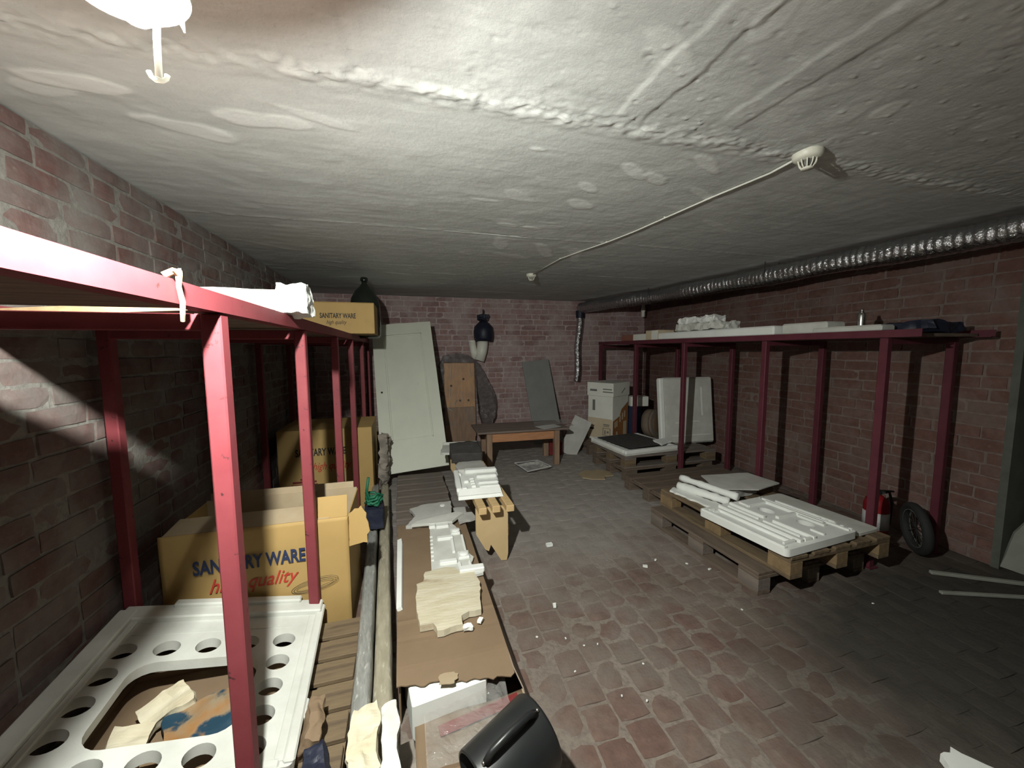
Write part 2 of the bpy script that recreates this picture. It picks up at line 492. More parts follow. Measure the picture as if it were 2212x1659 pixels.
def text_mesh(txt, size, shear=0.0, bold=0.0, sx=1.0, align='LEFT', thick=0.0006):
    cu = bpy.data.curves.new('t', 'FONT'); cu.body = txt; cu.size = size; cu.shear = shear
    cu.offset = bold; cu.extrude = thick; cu.align_x = align; cu.resolution_u = 3
    o = bpy.data.objects.new('t', cu); COL.objects.link(o)
    me = bpy.data.meshes.new_from_object(o)
    bpy.data.objects.remove(o); bpy.data.curves.remove(cu)
    me.transform(Matrix.Rotation(R(90), 4, 'X') @ Matrix.Diagonal((sx, 1, 1, 1)))
    return me

def heightfield(x0, x1, y0, y1, step, fn, flip=False, stepy=None):
    nx = max(2, int((x1 - x0) / step) + 1); ny = max(2, int((y1 - y0) / (stepy or step)) + 1)
    X, Y = np.meshgrid(np.linspace(x0, x1, nx), np.linspace(y0, y1, ny))
    Z = fn(X, Y)
    co = np.stack([X, Y, Z], -1).reshape(-1, 3).astype(np.float32)
    i = np.arange(nx * ny).reshape(ny, nx)
    q = np.stack([i[:-1, :-1], i[:-1, 1:], i[1:, 1:], i[1:, :-1]], -1).reshape(-1, 4)
    if flip:
        q = q[:, ::-1]
    me = bpy.data.meshes.new('field')
    me.vertices.add(len(co)); me.vertices.foreach_set('co', co.ravel())
    me.loops.add(q.size); me.loops.foreach_set('vertex_index', q.ravel().astype(np.int32))
    me.polygons.add(len(q)); me.polygons.foreach_set('loop_start', np.arange(0, q.size, 4, dtype=np.int32))
    me.polygons.foreach_set('use_smooth', np.ones(len(q), dtype=bool))
    me.update(calc_edges=True); me.validate()
    return me

# ================================================================== the setting
def brick_mesh(L, H, D, proud, seed, tone, nx=4, nz_=2, rough=0.0016):
    """one brick: uneven front, worn edges; local x length, -y front, z height"""
    rnd = random.Random(seed)
    vs_, fs = [], []
    for k in range(nz_ + 1):
        for i in range(nx + 1):
            x = -L / 2 + L * i / nx; z = -H / 2 + H * k / nz_
            edge = i in (0, nx) or k in (0, nz_)
            corner = i in (0, nx) and k in (0, nz_)
            y = -proud + rnd.uniform(-rough, rough) + (0.0028 if edge else 0) + (0.002 if corner else 0)
            x += rnd.uniform(-0.0025, 0.0025); z += rnd.uniform(-0.0022, 0.0022)
            if corner:
                x *= 0.985; z *= 0.95
            vs_.append((x, y, z))
    w_ = nx + 1
    for k in range(nz_):
        for i in range(nx):
            a = k * w_ + i
            fs.append((a, a + 1, a + w_ + 1, a + w_))
    ring = [i for i in range(nx + 1)] + [k * w_ + nx for k in range(1, nz_ + 1)] + \
           [nz_ * w_ + i for i in range(nx - 1, -1, -1)] + [k * w_ for k in range(nz_ - 1, 0, -1)]
    base = len(vs_)
    for r in ring:
        x, y, z = vs_[r]
        vs_.append((x * 1.012, D, z * 1.03))
    n = len(ring)
    for j in range(n):
        fs.append((ring[j], base + j, base + (j + 1) % n, ring[(j + 1) % n]))
    me = bpy.data.meshes.new('brick'); me.from_pydata(vs_, [], fs); me.update()
    at = me.attributes.new('tone', 'FLOAT', 'POINT')
    at.data.foreach_set('value', [tone] * len(vs_))
    return me, np.array(vs_), fs

def cam_area(p, n):
    """rough share of the picture that a piece at p with normal n fills"""
    d = Vector(p) - Vector((0, 0, CAM_H))
    z = d.dot(fw)
    if z < 0.25:
        return 0
    u = FPX * d.dot(rt) / z; v = -FPX * d.dot(up) / z
    if abs(u) > 1150 or abs(v) > 870:
        return 0
    return abs(d.normalized().dot(n)) / d.length_squared

def lay_bricks(parent, spots, variants, n, name, mat, M, score, limit=300):
    """spots: (x, y, z, variant_key, sx, sy, rot); the largest ones as objects, the rest joined"""
    sc = [(score(s), i) for i, s in enumerate(spots)]
    sc.sort(reverse=True)
    chosen = set(i for s, i in sc[:limit] if s > 0)
    co, fa, to = [], [], []
    off = 0
    for i, s in enumerate(spots):
        me, vv, ff, tone = variants[s[3]]
        if i in chosen:
            o = bpy.data.objects.new(name, me); COL.objects.link(o)
            o.parent = parent; o.location = (s[0], s[1], s[2]); o.scale = (s[4], s[5], s[7] if len(s) > 7 else 1)
            o.rotation_euler = s[6]
        else:
            from mathutils import Euler
            rm = np.array(Euler(s[6]).to_matrix())
            v2 = (vv * np.array((s[4], s[5], s[7] if len(s) > 7 else 1))) @ rm.T + np.array(s[:3])
            co.append(v2); fa.extend([tuple(k + off for k in f) for f in ff]); to.extend([tone] * len(vv)); off += len(vv)
    if co:
        me = bpy.data.meshes.new(name + '_rest'); me.from_pydata(np.concatenate(co).tolist(), [], fa); me.update()
        at = me.attributes.new('tone', 'FLOAT', 'POINT'); at.data.foreach_set('value', to)
        r = obj(name + 's_beyond', me, mat, parent); tag(r, kind='stuff')

def brick_wall(name, loc, rz, length, height, mat, mort, seed, proud=0.007, L=0.25, H=0.0745, joint=0.012, bond='mix'):
    rnd = random.Random(seed)
    # mortar body: gently uneven sheet with a thickness behind it
    def fn(X, Y):
        return (fbm(X * 9, Y * 9, 4, seed) - 0.5) * 0.008 - 0.001
    me = heightfield(0, length, 0, height, 0.03, fn)
    me.transform(Matrix(((1, 0, 0, 0), (0, 0, -1, 0), (0, 1, 0, 0), (0, 0, 0, 1))))
    bm = BM(); bm.from_mesh(me); bpy.data.meshes.remove(me)
    bx(bm, 0, length, 0.012, 0.2, 0, height)
    wall = obj(name, bm, mort, None, loc, (0, 0, rz)); tag(wall, kind='structure')
    var = {}
    for kind, l in (('s', L), ('h', 0.12)):
        for k in range(9):
            tone = rnd.random()
            me, vv, ff = brick_mesh(l, H, 0.03, proud + rnd.uniform(-0.003, 0.003), seed * 100 + k + (50 if kind == 'h' else 0), tone,
                                    4 if kind == 's' else 2)
            me.materials.append(MAT[mat]); var[(kind, k)] = (me, vv, ff, tone)
    spots = []
    rows = int(height / (H + joint))
    zc0 = joint / 2 + H / 2
    for r in range(rows + 1):
        z = zc0 + r * (H + joint)
        hz = H; sz = 1.0
        if z + H / 2 > height - 0.004:
            top = height - 0.004; hz = top - (z - H / 2)
            if hz < 0.02: break
            sz = hz / H; z = z - H / 2 + hz / 2
        x = -[0.0, 0.5, 0.13, 0.63][r % 4] * L - rnd.uniform(0, 0.05)
        while x < length:
            kind = 'h' if (rnd.random() < 0.22) else 's'
            l = (L if kind == 's' else 0.12)
            a = max(x, 0.0); b = min(x + l, length - 0.002)
            if b - a > 0.03:
                key = (kind, rnd.randrange(9))
                spots.append(((a + b) / 2, rnd.uniform(-0.0025, 0.002), z + rnd.uniform(-0.002, 0.002), key, (b - a) / l, 1.0,
                              (rnd.uniform(-0.006, 0.006), rnd.uniform(-0.008, 0.008), rnd.uniform(-0.006, 0.006)), sz))
            x += l + joint * rnd.uniform(0.8, 1.5)
    M = Matrix.Translation(loc) @ Matrix.Rotation(rz, 4, 'Z')
    nrm = (M.to_3x3() @ Vector((0, -1, 0)))
    lay_bricks(wall, spots, var, rnd, 'brick', mat, M, lambda s: cam_area(M @ Vector(s[:3]), nrm) * s[4])
    return wall

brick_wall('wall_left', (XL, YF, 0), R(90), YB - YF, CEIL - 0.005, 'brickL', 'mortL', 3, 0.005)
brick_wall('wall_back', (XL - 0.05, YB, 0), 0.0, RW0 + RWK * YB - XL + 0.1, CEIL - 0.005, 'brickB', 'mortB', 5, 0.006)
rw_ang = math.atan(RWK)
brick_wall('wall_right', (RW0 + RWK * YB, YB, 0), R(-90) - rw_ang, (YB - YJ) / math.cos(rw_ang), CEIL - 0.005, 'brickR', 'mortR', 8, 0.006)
# behind the viewer: plain wall that closes the cellar
fr = obj('wall_front', boxm(XL - 0.1, 4.9, YF - 0.12, YF, 0, CEIL), 'jamb'); tag(fr, kind='structure')
# passage behind the end of the right wall
pr = obj('wall_passage', boxm(4.75, 4.9, YF, YJ + 0.1, 0, CEIL), 'mortR'); tag(pr, kind='structure')
xj = RW0 + RWK * YJ
jb = obj('trim_1', boxm(xj - 0.012, xj + 0.95, YJ - 0.035, YJ + 0.004, 0, CEIL), 'jamb'); tag(jb, kind='structure')

# ---- floor: bed of grout with square-ish clay pavers
def floor_fn(X, Y):
    return (fbm(X * 6, Y * 6, 3, 11) - 0.5) * 0.008 - 0.004
fme = heightfield(XL - 0.1, 4.9, YF - 0.1, YB + 0.1, 0.05, floor_fn)
bm = BM(); bm.from_mesh(fme); bx(bm, XL - 0.1, 4.9, YF - 0.1, YB + 0.1, -0.15, -0.012)
floor = obj('floor', bm, 'grout'); tag(floor, kind='structure')
pv = {}
rnd = random.Random(21)
for k in range(14):
    tone = rnd.random()
    me, vv, ff = brick_mesh(0.134, 0.140, 0.02, 0.0, 900 + k, tone, 3, 3, 0.0022)
    # lay flat: front (-y) becomes up (+z), z becomes y
    Mx = Matrix(((1, 0, 0, 0), (0, 0, 1, 0), (0, -1, 0, 0), (0, 0, 0, 1)))
    me.transform(Mx); me.update(); vv = np.stack([vv[:, 0], vv[:, 2], -vv[:, 1]], 1)
    me.materials.append(MAT['paver']); pv[k] = (me, vv, ff, tone)
spots = []
xi = 0; x = XL + 0.02
while x < 4.85:
    y = YF + (0.075 if xi % 2 else 0.0) + rnd.uniform(-0.02, 0.02)
    while y < YB:
        if x + 0.067 < RW0 + RWK * y or y < YJ:
            spots.append((x + 0.067 + rnd.uniform(-0.003, 0.003), y + 0.07, 0.0005 + rnd.uniform(-0.003, 0.0025), rnd.randrange(14), 1, rnd.uniform(0.94, 1.02),
                          (rnd.uniform(-0.012, 0.012), rnd.uniform(-0.012, 0.012), rnd.uniform(-0.02, 0.02))))
        y += 0.15
    x += 0.146; xi += 1
def floor_score(s):
    if s[0] < 0.45:            # under the racks, strips and cartons
        return 0
    if s[0] > 2.05 and 1.75 < s[1] < 4.7:
        return 0
    return cam_area(s[:3], Vector((0, 0, 1)))
lay_bricks(floor, spots, pv, rnd, 'paver', 'paver', Matrix(), floor_score)

# ---- ceiling: cast slabs, joints pointed with mortar, plaster smears
SEAMS = [1.31, 2.72, 3.93, 5.34]
rnd = random.Random(5)
BLOBS = []      # (x, y, half length, half width, angle, height)
for q in ((1.05, 1.62, 0.10, 0.035, 35, 3.2), (1.20, 1.66, 0.09, 0.035, 30, 3.2), (0.92, 1.83, 0.07, 0.035, 40, 3),
          (1.33, 1.47, 0.10, 0.03, 30, 3), (0.98, 2.05, 0.09, 0.05, 30, 2.5), (1.55, 1.75, 0.13, 0.03, 25, 2.5),
          (0.68, 2.5, 0.07, 0.03, 10, 3), (0.86, 2.52, 0.07, 0.03, 15, 3), (0.75, 2.95, 0.18, 0.05, 75, 2.5),
          (1.15, 3.05, 0.22, 0.05, 60, 2.5), (1.45, 3.1, 0.25, 0.05, 65, 2.5), (0.95, 3.3, 0.2, 0.06, 20, 2),
          (-0.75, 1.75, 0.16, 0.05, 15, 2.5), (-0.45, 1.62, 0.14, 0.05, -5, 2.5), (-0.95, 1.55, 0.18, 0.04, 0, 3),
          (0.55, 1.55, 0.04, 0.02, 0, 3)):
    BLOBS.append(q)
for i in range(46):
    BLOBS.append((rnd.uniform(-1.1, 3.2), rnd.uniform(1.4, 5.8), rnd.uniform(0.05, 0.22), rnd.uniform(0.012, 0.05), rnd.uniform(-15, 40), rnd.uniform(0.8, 2.2)))
for i in range(10):
    BLOBS.append((rnd.uniform(-0.9, 2.5), rnd.uniform(0.6, 1.25), rnd.uniform(0.05, 0.15), rnd.uniform(0.03, 0.06), rnd.uniform(0, 180), rnd.uniform(0.8, 2.0)))
PITS = [(rnd.uniform(-0.6, 2.8), rnd.uniform(0.5, 1.3), rnd.uniform(0.003, 0.009), rnd.uniform(2, 6) * (1 if rnd.random() < 0.6 else -1)) for _ in range(520)]

def ceil_fn(X, Y):
    Z = (fbm(X * 1.1, Y * 1.6, 3, 31) - 0.5) * 0.012            # slow waves
    Z += (fbm(X * 14, Y * 14, 4, 41) - 0.5) * 0.0045
    rough = np.clip((fbm(X * 2.1, Y * 2.1, 3, 43) - 0.42) / 0.15, 0, 1) * np.clip((1.42 - Y) / 0.1, 0.25, 1)
    Z += (fbm(X * 45, Y * 45, 3, 45) - 0.5) * 0.006 * rough
    Z += (fbm(X * 3.3, Y * 30, 3, 47) - 0.5) * 0.0022           # trowel drag along the slabs
    wob = (fbm(X * 9, Y * 9, 3, 51) - 0.5)
    # raised plaster runs
    for xa, ya, xb, yb, hw, h in ((0.79, 1.27, 0.845, 0.45, 0.062, 0.0045), (1.168, 1.21, 1.23, 0.4, 0.05, 0.0035), (-0.12, 1.25, -0.14, 0.3, 0.012, -0.002)):
        dx, dy = xb - xa, yb - ya; ll = math.hypot(dx, dy)
        t = ((X - xa) * dx + (Y - ya) * dy) / ll
        d = np.abs((X - xa) * dy - (Y - ya) * dx) / ll + wob * 0.035
        ends = np.clip((t + wob * 0.05) / 0.02, 0, 1) * np.clip((ll - t) / 0.02, 0, 1)
        Z -= h * np.clip((hw - d) / 0.011, 0, 1) * ends * (0.75 + 0.5 * fbm(X * 20, Y * 20, 2, 61))
    for (bx_, by_, a, b, ang, h) in BLOBS:
        msk = (np.abs(X - bx_) < a + 0.05) & (np.abs(Y - by_) < a + 0.05)
        if not msk.any():
            continue
        c, s = math.cos(R(ang)), math.sin(R(ang))
        xx, yy = X[msk] - bx_, Y[msk] - by_
        e = np.sqrt(((xx * c + yy * s) / a) ** 2 + ((-xx * s + yy * c) / b) ** 2) + wob[msk] * 1.0
        Z[msk] -= 0.001 * h * np.clip((1.0 - e) / 0.22, 0, 1)
    for (px, py, r_, h) in PITS:
        msk = (np.abs(X - px) < r_ * 2) & (np.abs(Y - py) < r_ * 2)
        if msk.any():
            e = np.sqrt((X[msk] - px) ** 2 + (Y[msk] - py) ** 2) / r_
            Z[msk] += 0.001 * h * np.clip(1.2 - e, 0, 1)
    # rough mortar along the first joint, thinner along the others
    for sy, hw, h in ((1.31, 0.075, 0.013), (2.72, 0.03, 0.005), (3.93, 0.025, 0.004), (5.34, 0.02, 0.004)):
        d = np.abs(Y - sy + 0.02 * (fbm(X * 4, Y * 0 + sy, 3, 71) - 0.5)) / hw
        m_ = np.clip(1.15 - d, 0, 1)
        Z -= h * m_ * (fbm(X * 38, Y * 38, 3, 81) * 1.4 + fbm(X * 7, Y * 20, 2, 83) * 0.8 - 0.55)
        # the open joint itself where the mortar has dropped out
        if sy < 2:
            continue
        gone = np.clip((fbm(X * 1.7, Y * 0 + sy * 3, 3, 91) - 0.52) / 0.06, 0, 1)
        Z += 0.022 * gone * np.clip(1 - np.abs(Y - sy - 0.012 * (fbm(X * 9, Y * 0, 2, 95) - 0.5)) / 0.006, 0, 1)
    return Z

def ceil_patch(X, Y):
    """where paler plaster was smeared on"""
    P = np.zeros_like(X); wob = (fbm(X * 9, Y * 9, 3, 51) - 0.5)
    for (bx_, by_, a, b, ang, h) in BLOBS:
        msk = (np.abs(X - bx_) < a + 0.05) & (np.abs(Y - by_) < a + 0.05)
        if msk.any():
            c, s = math.cos(R(ang)), math.sin(R(ang)); xx, yy = X[msk] - bx_, Y[msk] - by_
            e = np.sqrt(((xx * c + yy * s) / a) ** 2 + ((-xx * s + yy * c) / b) ** 2) + wob[msk]
            P[msk] = np.maximum(P[msk], np.clip((1 - e) / 0.2, 0, 1) * min(1.0, h / 3.0))
    for sy, hw in ((1.31, 0.05), (2.72, 0.02), (3.93, 0.02), (5.34, 0.015)):
        P = np.maximum(P, np.clip(1.2 - np.abs(Y - sy) / hw, 0, 1) * np.clip((fbm(X * 20, Y * 30, 3, 99) - 0.4) / 0.2, 0, 1) * 0.7)
    return P * 0.8

cl = obj('ceiling', boxm(XL - 0.1, 4.9, YF - 0.1, YB + 0.15, CEIL + 0.06, CEIL + 0.2), 'ceil'); tag(cl, kind='structure')
edges = [YF - 0.1, 0.5] + SEAMS + [YB + 0.1]
steps = [0.06, 0.006, 0.0075, 0.010, 0.014, 0.016]
for i in range(len(edges) - 1):
    y0, y1 = edges[i], edges[i + 1]
    st = steps[i]
    me = heightfield(XL - 0.1, 4.6, y0, y1, st * (1.5 if i else 1), lambda X, Y: ceil_fn(X, Y) + CEIL, flip=True, stepy=st)
    vc = np.empty(len(me.vertices) * 3, dtype=np.float32); me.vertices.foreach_get('co', vc); vc = vc.reshape(-1, 3)
    at = me.attributes.new('patch', 'FLOAT', 'POINT')
    at.data.foreach_set('value', ceil_patch(vc[:, 0].astype(float), vc[:, 1].astype(float)).astype(np.float32))
    s = obj('ceiling_slab', me, 'ceil', cl)

# ================================================================== lamp
def lamp():
    t = thing('hanging_lamp', 'glowing bulb lamp hanging from the ceiling with a white hooked rod below', 'lamp', LAMP)
    bm = BM(); lathe(bm, [(0.001, -0.025), (0.012, -0.0215), (0.0205, -0.0135), (0.024, 0.0), (0.0205, 0.0135), (0.014, 0.026), (0.011, 0.038)], 24)
    smooth(obj('bulb', bm, 'bulb', t))
    bm = BM(); lathe(bm, [(0.0115, 0.036), (0.014, 0.04), (0.014, 0.085), (0.008, 0.095)], 20)
    smooth(obj('socket', bm, 'lampwhite', t))
    # dished reflector above the bulb, put in and tilted to dim the near ceiling
    tilt = Matrix.Rotation(R(20), 4, 'Z') @ Matrix.Rotation(R(-11), 4, 'Y')
    bm = BM(); lathe(bm, [(0.015, 0.060), (0.036, 0.041), (0.057, 0.0095), (0.0585, 0.0105), (0.037, 0.0435), (0.015, 0.063)], 36, tilt, cap=False)
    smooth(obj('added_reflector', bm, 'lampwhite', t))
    # upright shield plate, put in to dim light towards the passage
    bm = BM(); ra, rb = [], []
    for i in range(13):
        a_ = R(-28 + 42 * i / 12)
        for lst, rr in ((ra, 0.045), (rb, 0.047)):
            lst.append((bm.verts.new((rr * math.cos(a_), rr * math.sin(a_), -0.018)), bm.verts.new((rr * math.cos(a_), rr * math.sin(a_), 0.03))))
    for i in range(12):
        bm.faces.new((ra[i][0], ra[i + 1][0], ra[i + 1][1], ra[i][1])); bm.faces.new((rb[i][0], rb[i][1], rb[i + 1][1], rb[i + 1][0]))
        bm.faces.new((ra[i][0], rb[i][0], rb[i + 1][0], ra[i + 1][0])); bm.faces.new((ra[i][1], ra[i + 1][1], rb[i + 1][1], rb[i][1]))
    for i in (0, 12):
        bm.faces.new((ra[i][0], ra[i][1], rb[i][1], rb[i][0]))
    smooth(obj('added_shield', bm, 'milky', t), False)
    bm = BM(); tube(bm, [(0, 0, 0.092), (0.004, 0.002, 0.25), (0, 0, CEIL - LAMP.z + 0.01)], 0.004)
    obj('cord', bm, 'cable', t)
    bm = BM(); tube(bm, [(0.036, -0.029, 0.0), (0.034, -0.027, -0.03), (0.027, -0.016, -0.05), (0.022, -0.008, -0.088)], 0.0036, 10)
    r = smooth(obj('rod', bm, 'milky', t))
    pts = [(x_, -0.008, z_) for x_, z_ in ((0.012, -0.083), (0.014, -0.0885), (0.0185, -0.092), (0.0255, -0.092), (0.030, -0.0885), (0.031, -0.084))]
    bm = BM(); tube(bm, pts, 0.0026, 10)
    smooth(obj('hook', bm, 'milky', r))
lamp()

# ================================================================== red steel racks
def rack(name, label, xf, xb, ys, ztop, paint, yend, y0, skip_rear=()):
    """posts in two rows, angle-iron beams, loose boards laid across"""
    t = thing(name, label, 'rack', ((xf + xb) / 2, y0, 0))
    ox, oy = (xf + xb) / 2, y0
    s = 1 if xf > xb else -1            # side facing the aisle
    pw = 0.046
    def post(x, y):
        bm = boxm(-pw / 2, pw / 2, -pw / 2, pw / 2, 0, ztop - 0.003, 0.004)
        bx(bm, -0.04, 0.04, -0.04, 0.04, 0, 0.006)
        obj('post', bm, paint, t, (x - ox, y - oy, 0))
    for y in ys:
        post(xf, y)
        if y not in skip_rear:
            post(xb, y)
    ya, yb = 0.0, yend - oy
    for x, d in ((xf, s), (xb, -s)):
        bm = boxm(x - ox + d * 0.021, x - ox + d * 0.026, ya, yb, ztop, ztop + 0.048)
        bx(bm, x - ox - d * 0.022, x - ox + d * 0.021, ya, yb, ztop, ztop + 0.005)
        obj('beam', bm, paint, t)
    for y in ys:
        a, b = sorted((xf - ox, xb - ox))
        bm = boxm(a + 0.02, b - 0.02, y - oy - 0.02, y - oy + 0.02, ztop - 0.045, ztop - 0.003, 0.003)
        obj('cross_bar', bm, paint, t)
    return t, ox, oy

LR_YS = [0.2, 1.16, 2.0, 2.9, 3.72, 4.6, 5.32]
LZ = 1.597
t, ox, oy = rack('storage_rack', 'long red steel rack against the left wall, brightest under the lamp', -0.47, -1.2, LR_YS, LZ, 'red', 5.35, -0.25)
# extend beams to the near end: extra near pair of posts outside the view is not needed; beams run on
rnd = random.Random(4)
def lboard(pts, z0=LZ + 0.005, th=0.02, mat='board'):
    bm = BM(); prism(bm, [(x - ox, y - oy) for x, y in pts], z0, z0 + th)
    return obj('shelf_board', bm, mat, t)
y = -0.2
while y < 1.1:
    w_ = min(rnd.uniform(0.16, 0.24), 1.12 - y)
    if w_ < 0.05: break
    lboard([(-1.22, y), (-0.495, y), (-0.495, y + w_ - 0.004), (-1.22, y + w_ - 0.004)])
    y += w_
# first board beyond the gap lies askew, its lit edge towards the viewer painted pale
lboard([(-1.22, 1.50), (-0.50, 1.13), (-0.50, 1.40), (-1.22, 1.74)])
bm = BM(); prism(bm, [(-1.22 - ox, 1.496 - oy), (-0.50 - ox, 1.126 - oy), (-0.50 - ox, 1.132 - oy), (-1.22 - ox, 1.502 - oy)], LZ + 0.004, LZ + 0.026)
obj('lit_edge', bm, 'boardlit', t)
lboard([(-1.22, 1.75), (-0.50, 1.41), (-0.50, 1.70), (-1.22, 1.86)])
y = 1.87
lboard([(-1.22, 1.865), (-0.50, 1.705), (-0.50, 1.98), (-1.22, 1.98)])
y = 1.99
while y < 5.3:
    w_ = min(rnd.uniform(0.14, 0.22), 5.34 - y)
    lboard([(-1.22, y), (-0.497, y), (-0.497, y + w_ - 0.006), (-1.22, y + w_ - 0.006)], th=rnd.uniform(0.018, 0.022))
    y += w_

RR_YS = [1.74, 2.6, 3.6, 4.53, 5.5]
RZ = 1.565
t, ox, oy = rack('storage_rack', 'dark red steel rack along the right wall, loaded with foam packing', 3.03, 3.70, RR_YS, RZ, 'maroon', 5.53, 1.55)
y = 1.62
while y < 5.45:
    w_ = min(rnd.uniform(0.15, 0.22), 5.5 - y)
    bm = BM(); prism(bm, [(3.055 - ox, y - oy), (3.70 - ox, y - oy), (3.70 - ox, y + w_ - 0.006 - oy), (3.055 - ox, y + w_ - 0.006 - oy)], RZ + 0.005, RZ + 0.025)
    obj('shelf_board', bm, 'board', t)
    y += w_

# twine of dried foam caught on the near beam
bm = BM(); rnd = random.Random(2)
tube(bm, [(-0.437, 0.93, 1.662), (-0.434, 0.935, 1.652), (-0.438, 0.94, 1.63), (-0.436, 0.945, 1.60), (-0.440, 0.95, 1.575), (-0.443, 0.955, 1.562)], 0.004, 7,
     rfun=lambda i: [0.010, 0.006, 0.0045, 0.005, 0.0045, 0.004][i])
tube(bm, [(-0.455, 0.925, 1.650), (-0.44, 0.93, 1.660), (-0.434, 0.94, 1.657)], 0.007, 7)
tag(obj('twine', bm, 'rust'), 'frayed beige twine hooked over the near red beam', 'twine')

# ================================================================== on top of the left rack
def foam_bar():
    t = thing('foam_bar', 'long white foam moulding lying across the left rack, crumbling at one end', 'foam', (-0.72, 1.72, LZ + 0.048), rz=R(2))
    bm = crumple((0.68, 0.15, 0.085), 0.004, 9, 1, (10, 8, 4))
    smooth(obj('moulding', bm, 'foam', t, (-0.05, 0.03, 0.048)))
    bm = BM()
    for x, l in ((-0.06, 0.10), (0.08, 0.09)):
        bx(bm, x - l / 2, x + l / 2, -0.055, -0.04, 0.012, 0.050, 0.006)
    bx(bm, 0.16, 0.24, -0.058, -0.04, 0.008, 0.085, 0.006)
    obj('moulded_pad', bm, 'foam', t)
    bm = crumple((0.10, 0.13, 0.115), 0.016, 16, 5, (10, 10, 10))
    obj('broken_end', bm, 'foam', t, (0.30, 0.02, 0.057))
foam_bar()

def carton(name, label, x0, x1, y0, y1, z0, z1, mat='card', rz=0.0, top=True, cat='carton', group=None):
    """closed carton: sides, bottom, top flaps with a seam between them; origin at its base centre"""
    cx, cy = (x0 + x1) / 2, (y0 + y1) / 2
    t = thing(name, label, cat, (cx, cy, z0), rz, group)
    w_, d, h = (x1 - x0) / 2, (y1 - y0) / 2, z1 - z0
    obj('body', boxm(-w_, w_, -d, d, 0, h - 0.004, 0.004), mat, t)
    if top:
        for s in (-1, 1):
            bm = boxm(-w_ + 0.001, w_ - 0.001, 0.0015 if s > 0 else -d + 0.001, d - 0.001 if s > 0 else -0.0015, h - 0.004, h, 0.001)
            obj('flap', bm, mat, t)
    return t

t = carton('sanitary_carton', 'tan carton lettered in black standing on top of the left rack', -1.14, -0.25, 3.6, 4.05, LZ + 0.049, 1.915)
zb = -(LZ + 0.049)
obj('lettering', text_mesh('SANITARY WARE', 0.060, bold=0.0016, sx=0.62), 'inkblack', t, (-0.69 + 0.695, -0.2262, 1.778 + zb))
obj('lettering', text_mesh('high quality', 0.048, shear=0.35, sx=0.72), 'inkblack', t, (-0.64 + 0.695, -0.2262, 1.727 + zb))

# dark glass carboy behind that carton
t = thing('glass_carboy', 'dark glass carboy behind the carton on the left rack', 'bottle', (-0.39, 4.35, LZ + 0.026))
prof = [(0.001, 0.0), (0.13, 0.005), (0.15, 0.04), (0.155, 0.22), (0.15, 0.34), (0.135, 0.42), (0.10, 0.49), (0.055, 0.54), (0.03, 0.57), (0.028, 0.61)]
bm = BM(); lathe(bm, prof, 28); smooth(obj('body', bm, 'glass', t))
bm = BM(); lathe(bm, [(0.036, 0.60), (0.038, 0.605), (0.038, 0.63), (0.03, 0.64), (0.02, 0.64)], 20); smooth(obj('lip', bm, 'glass', t))

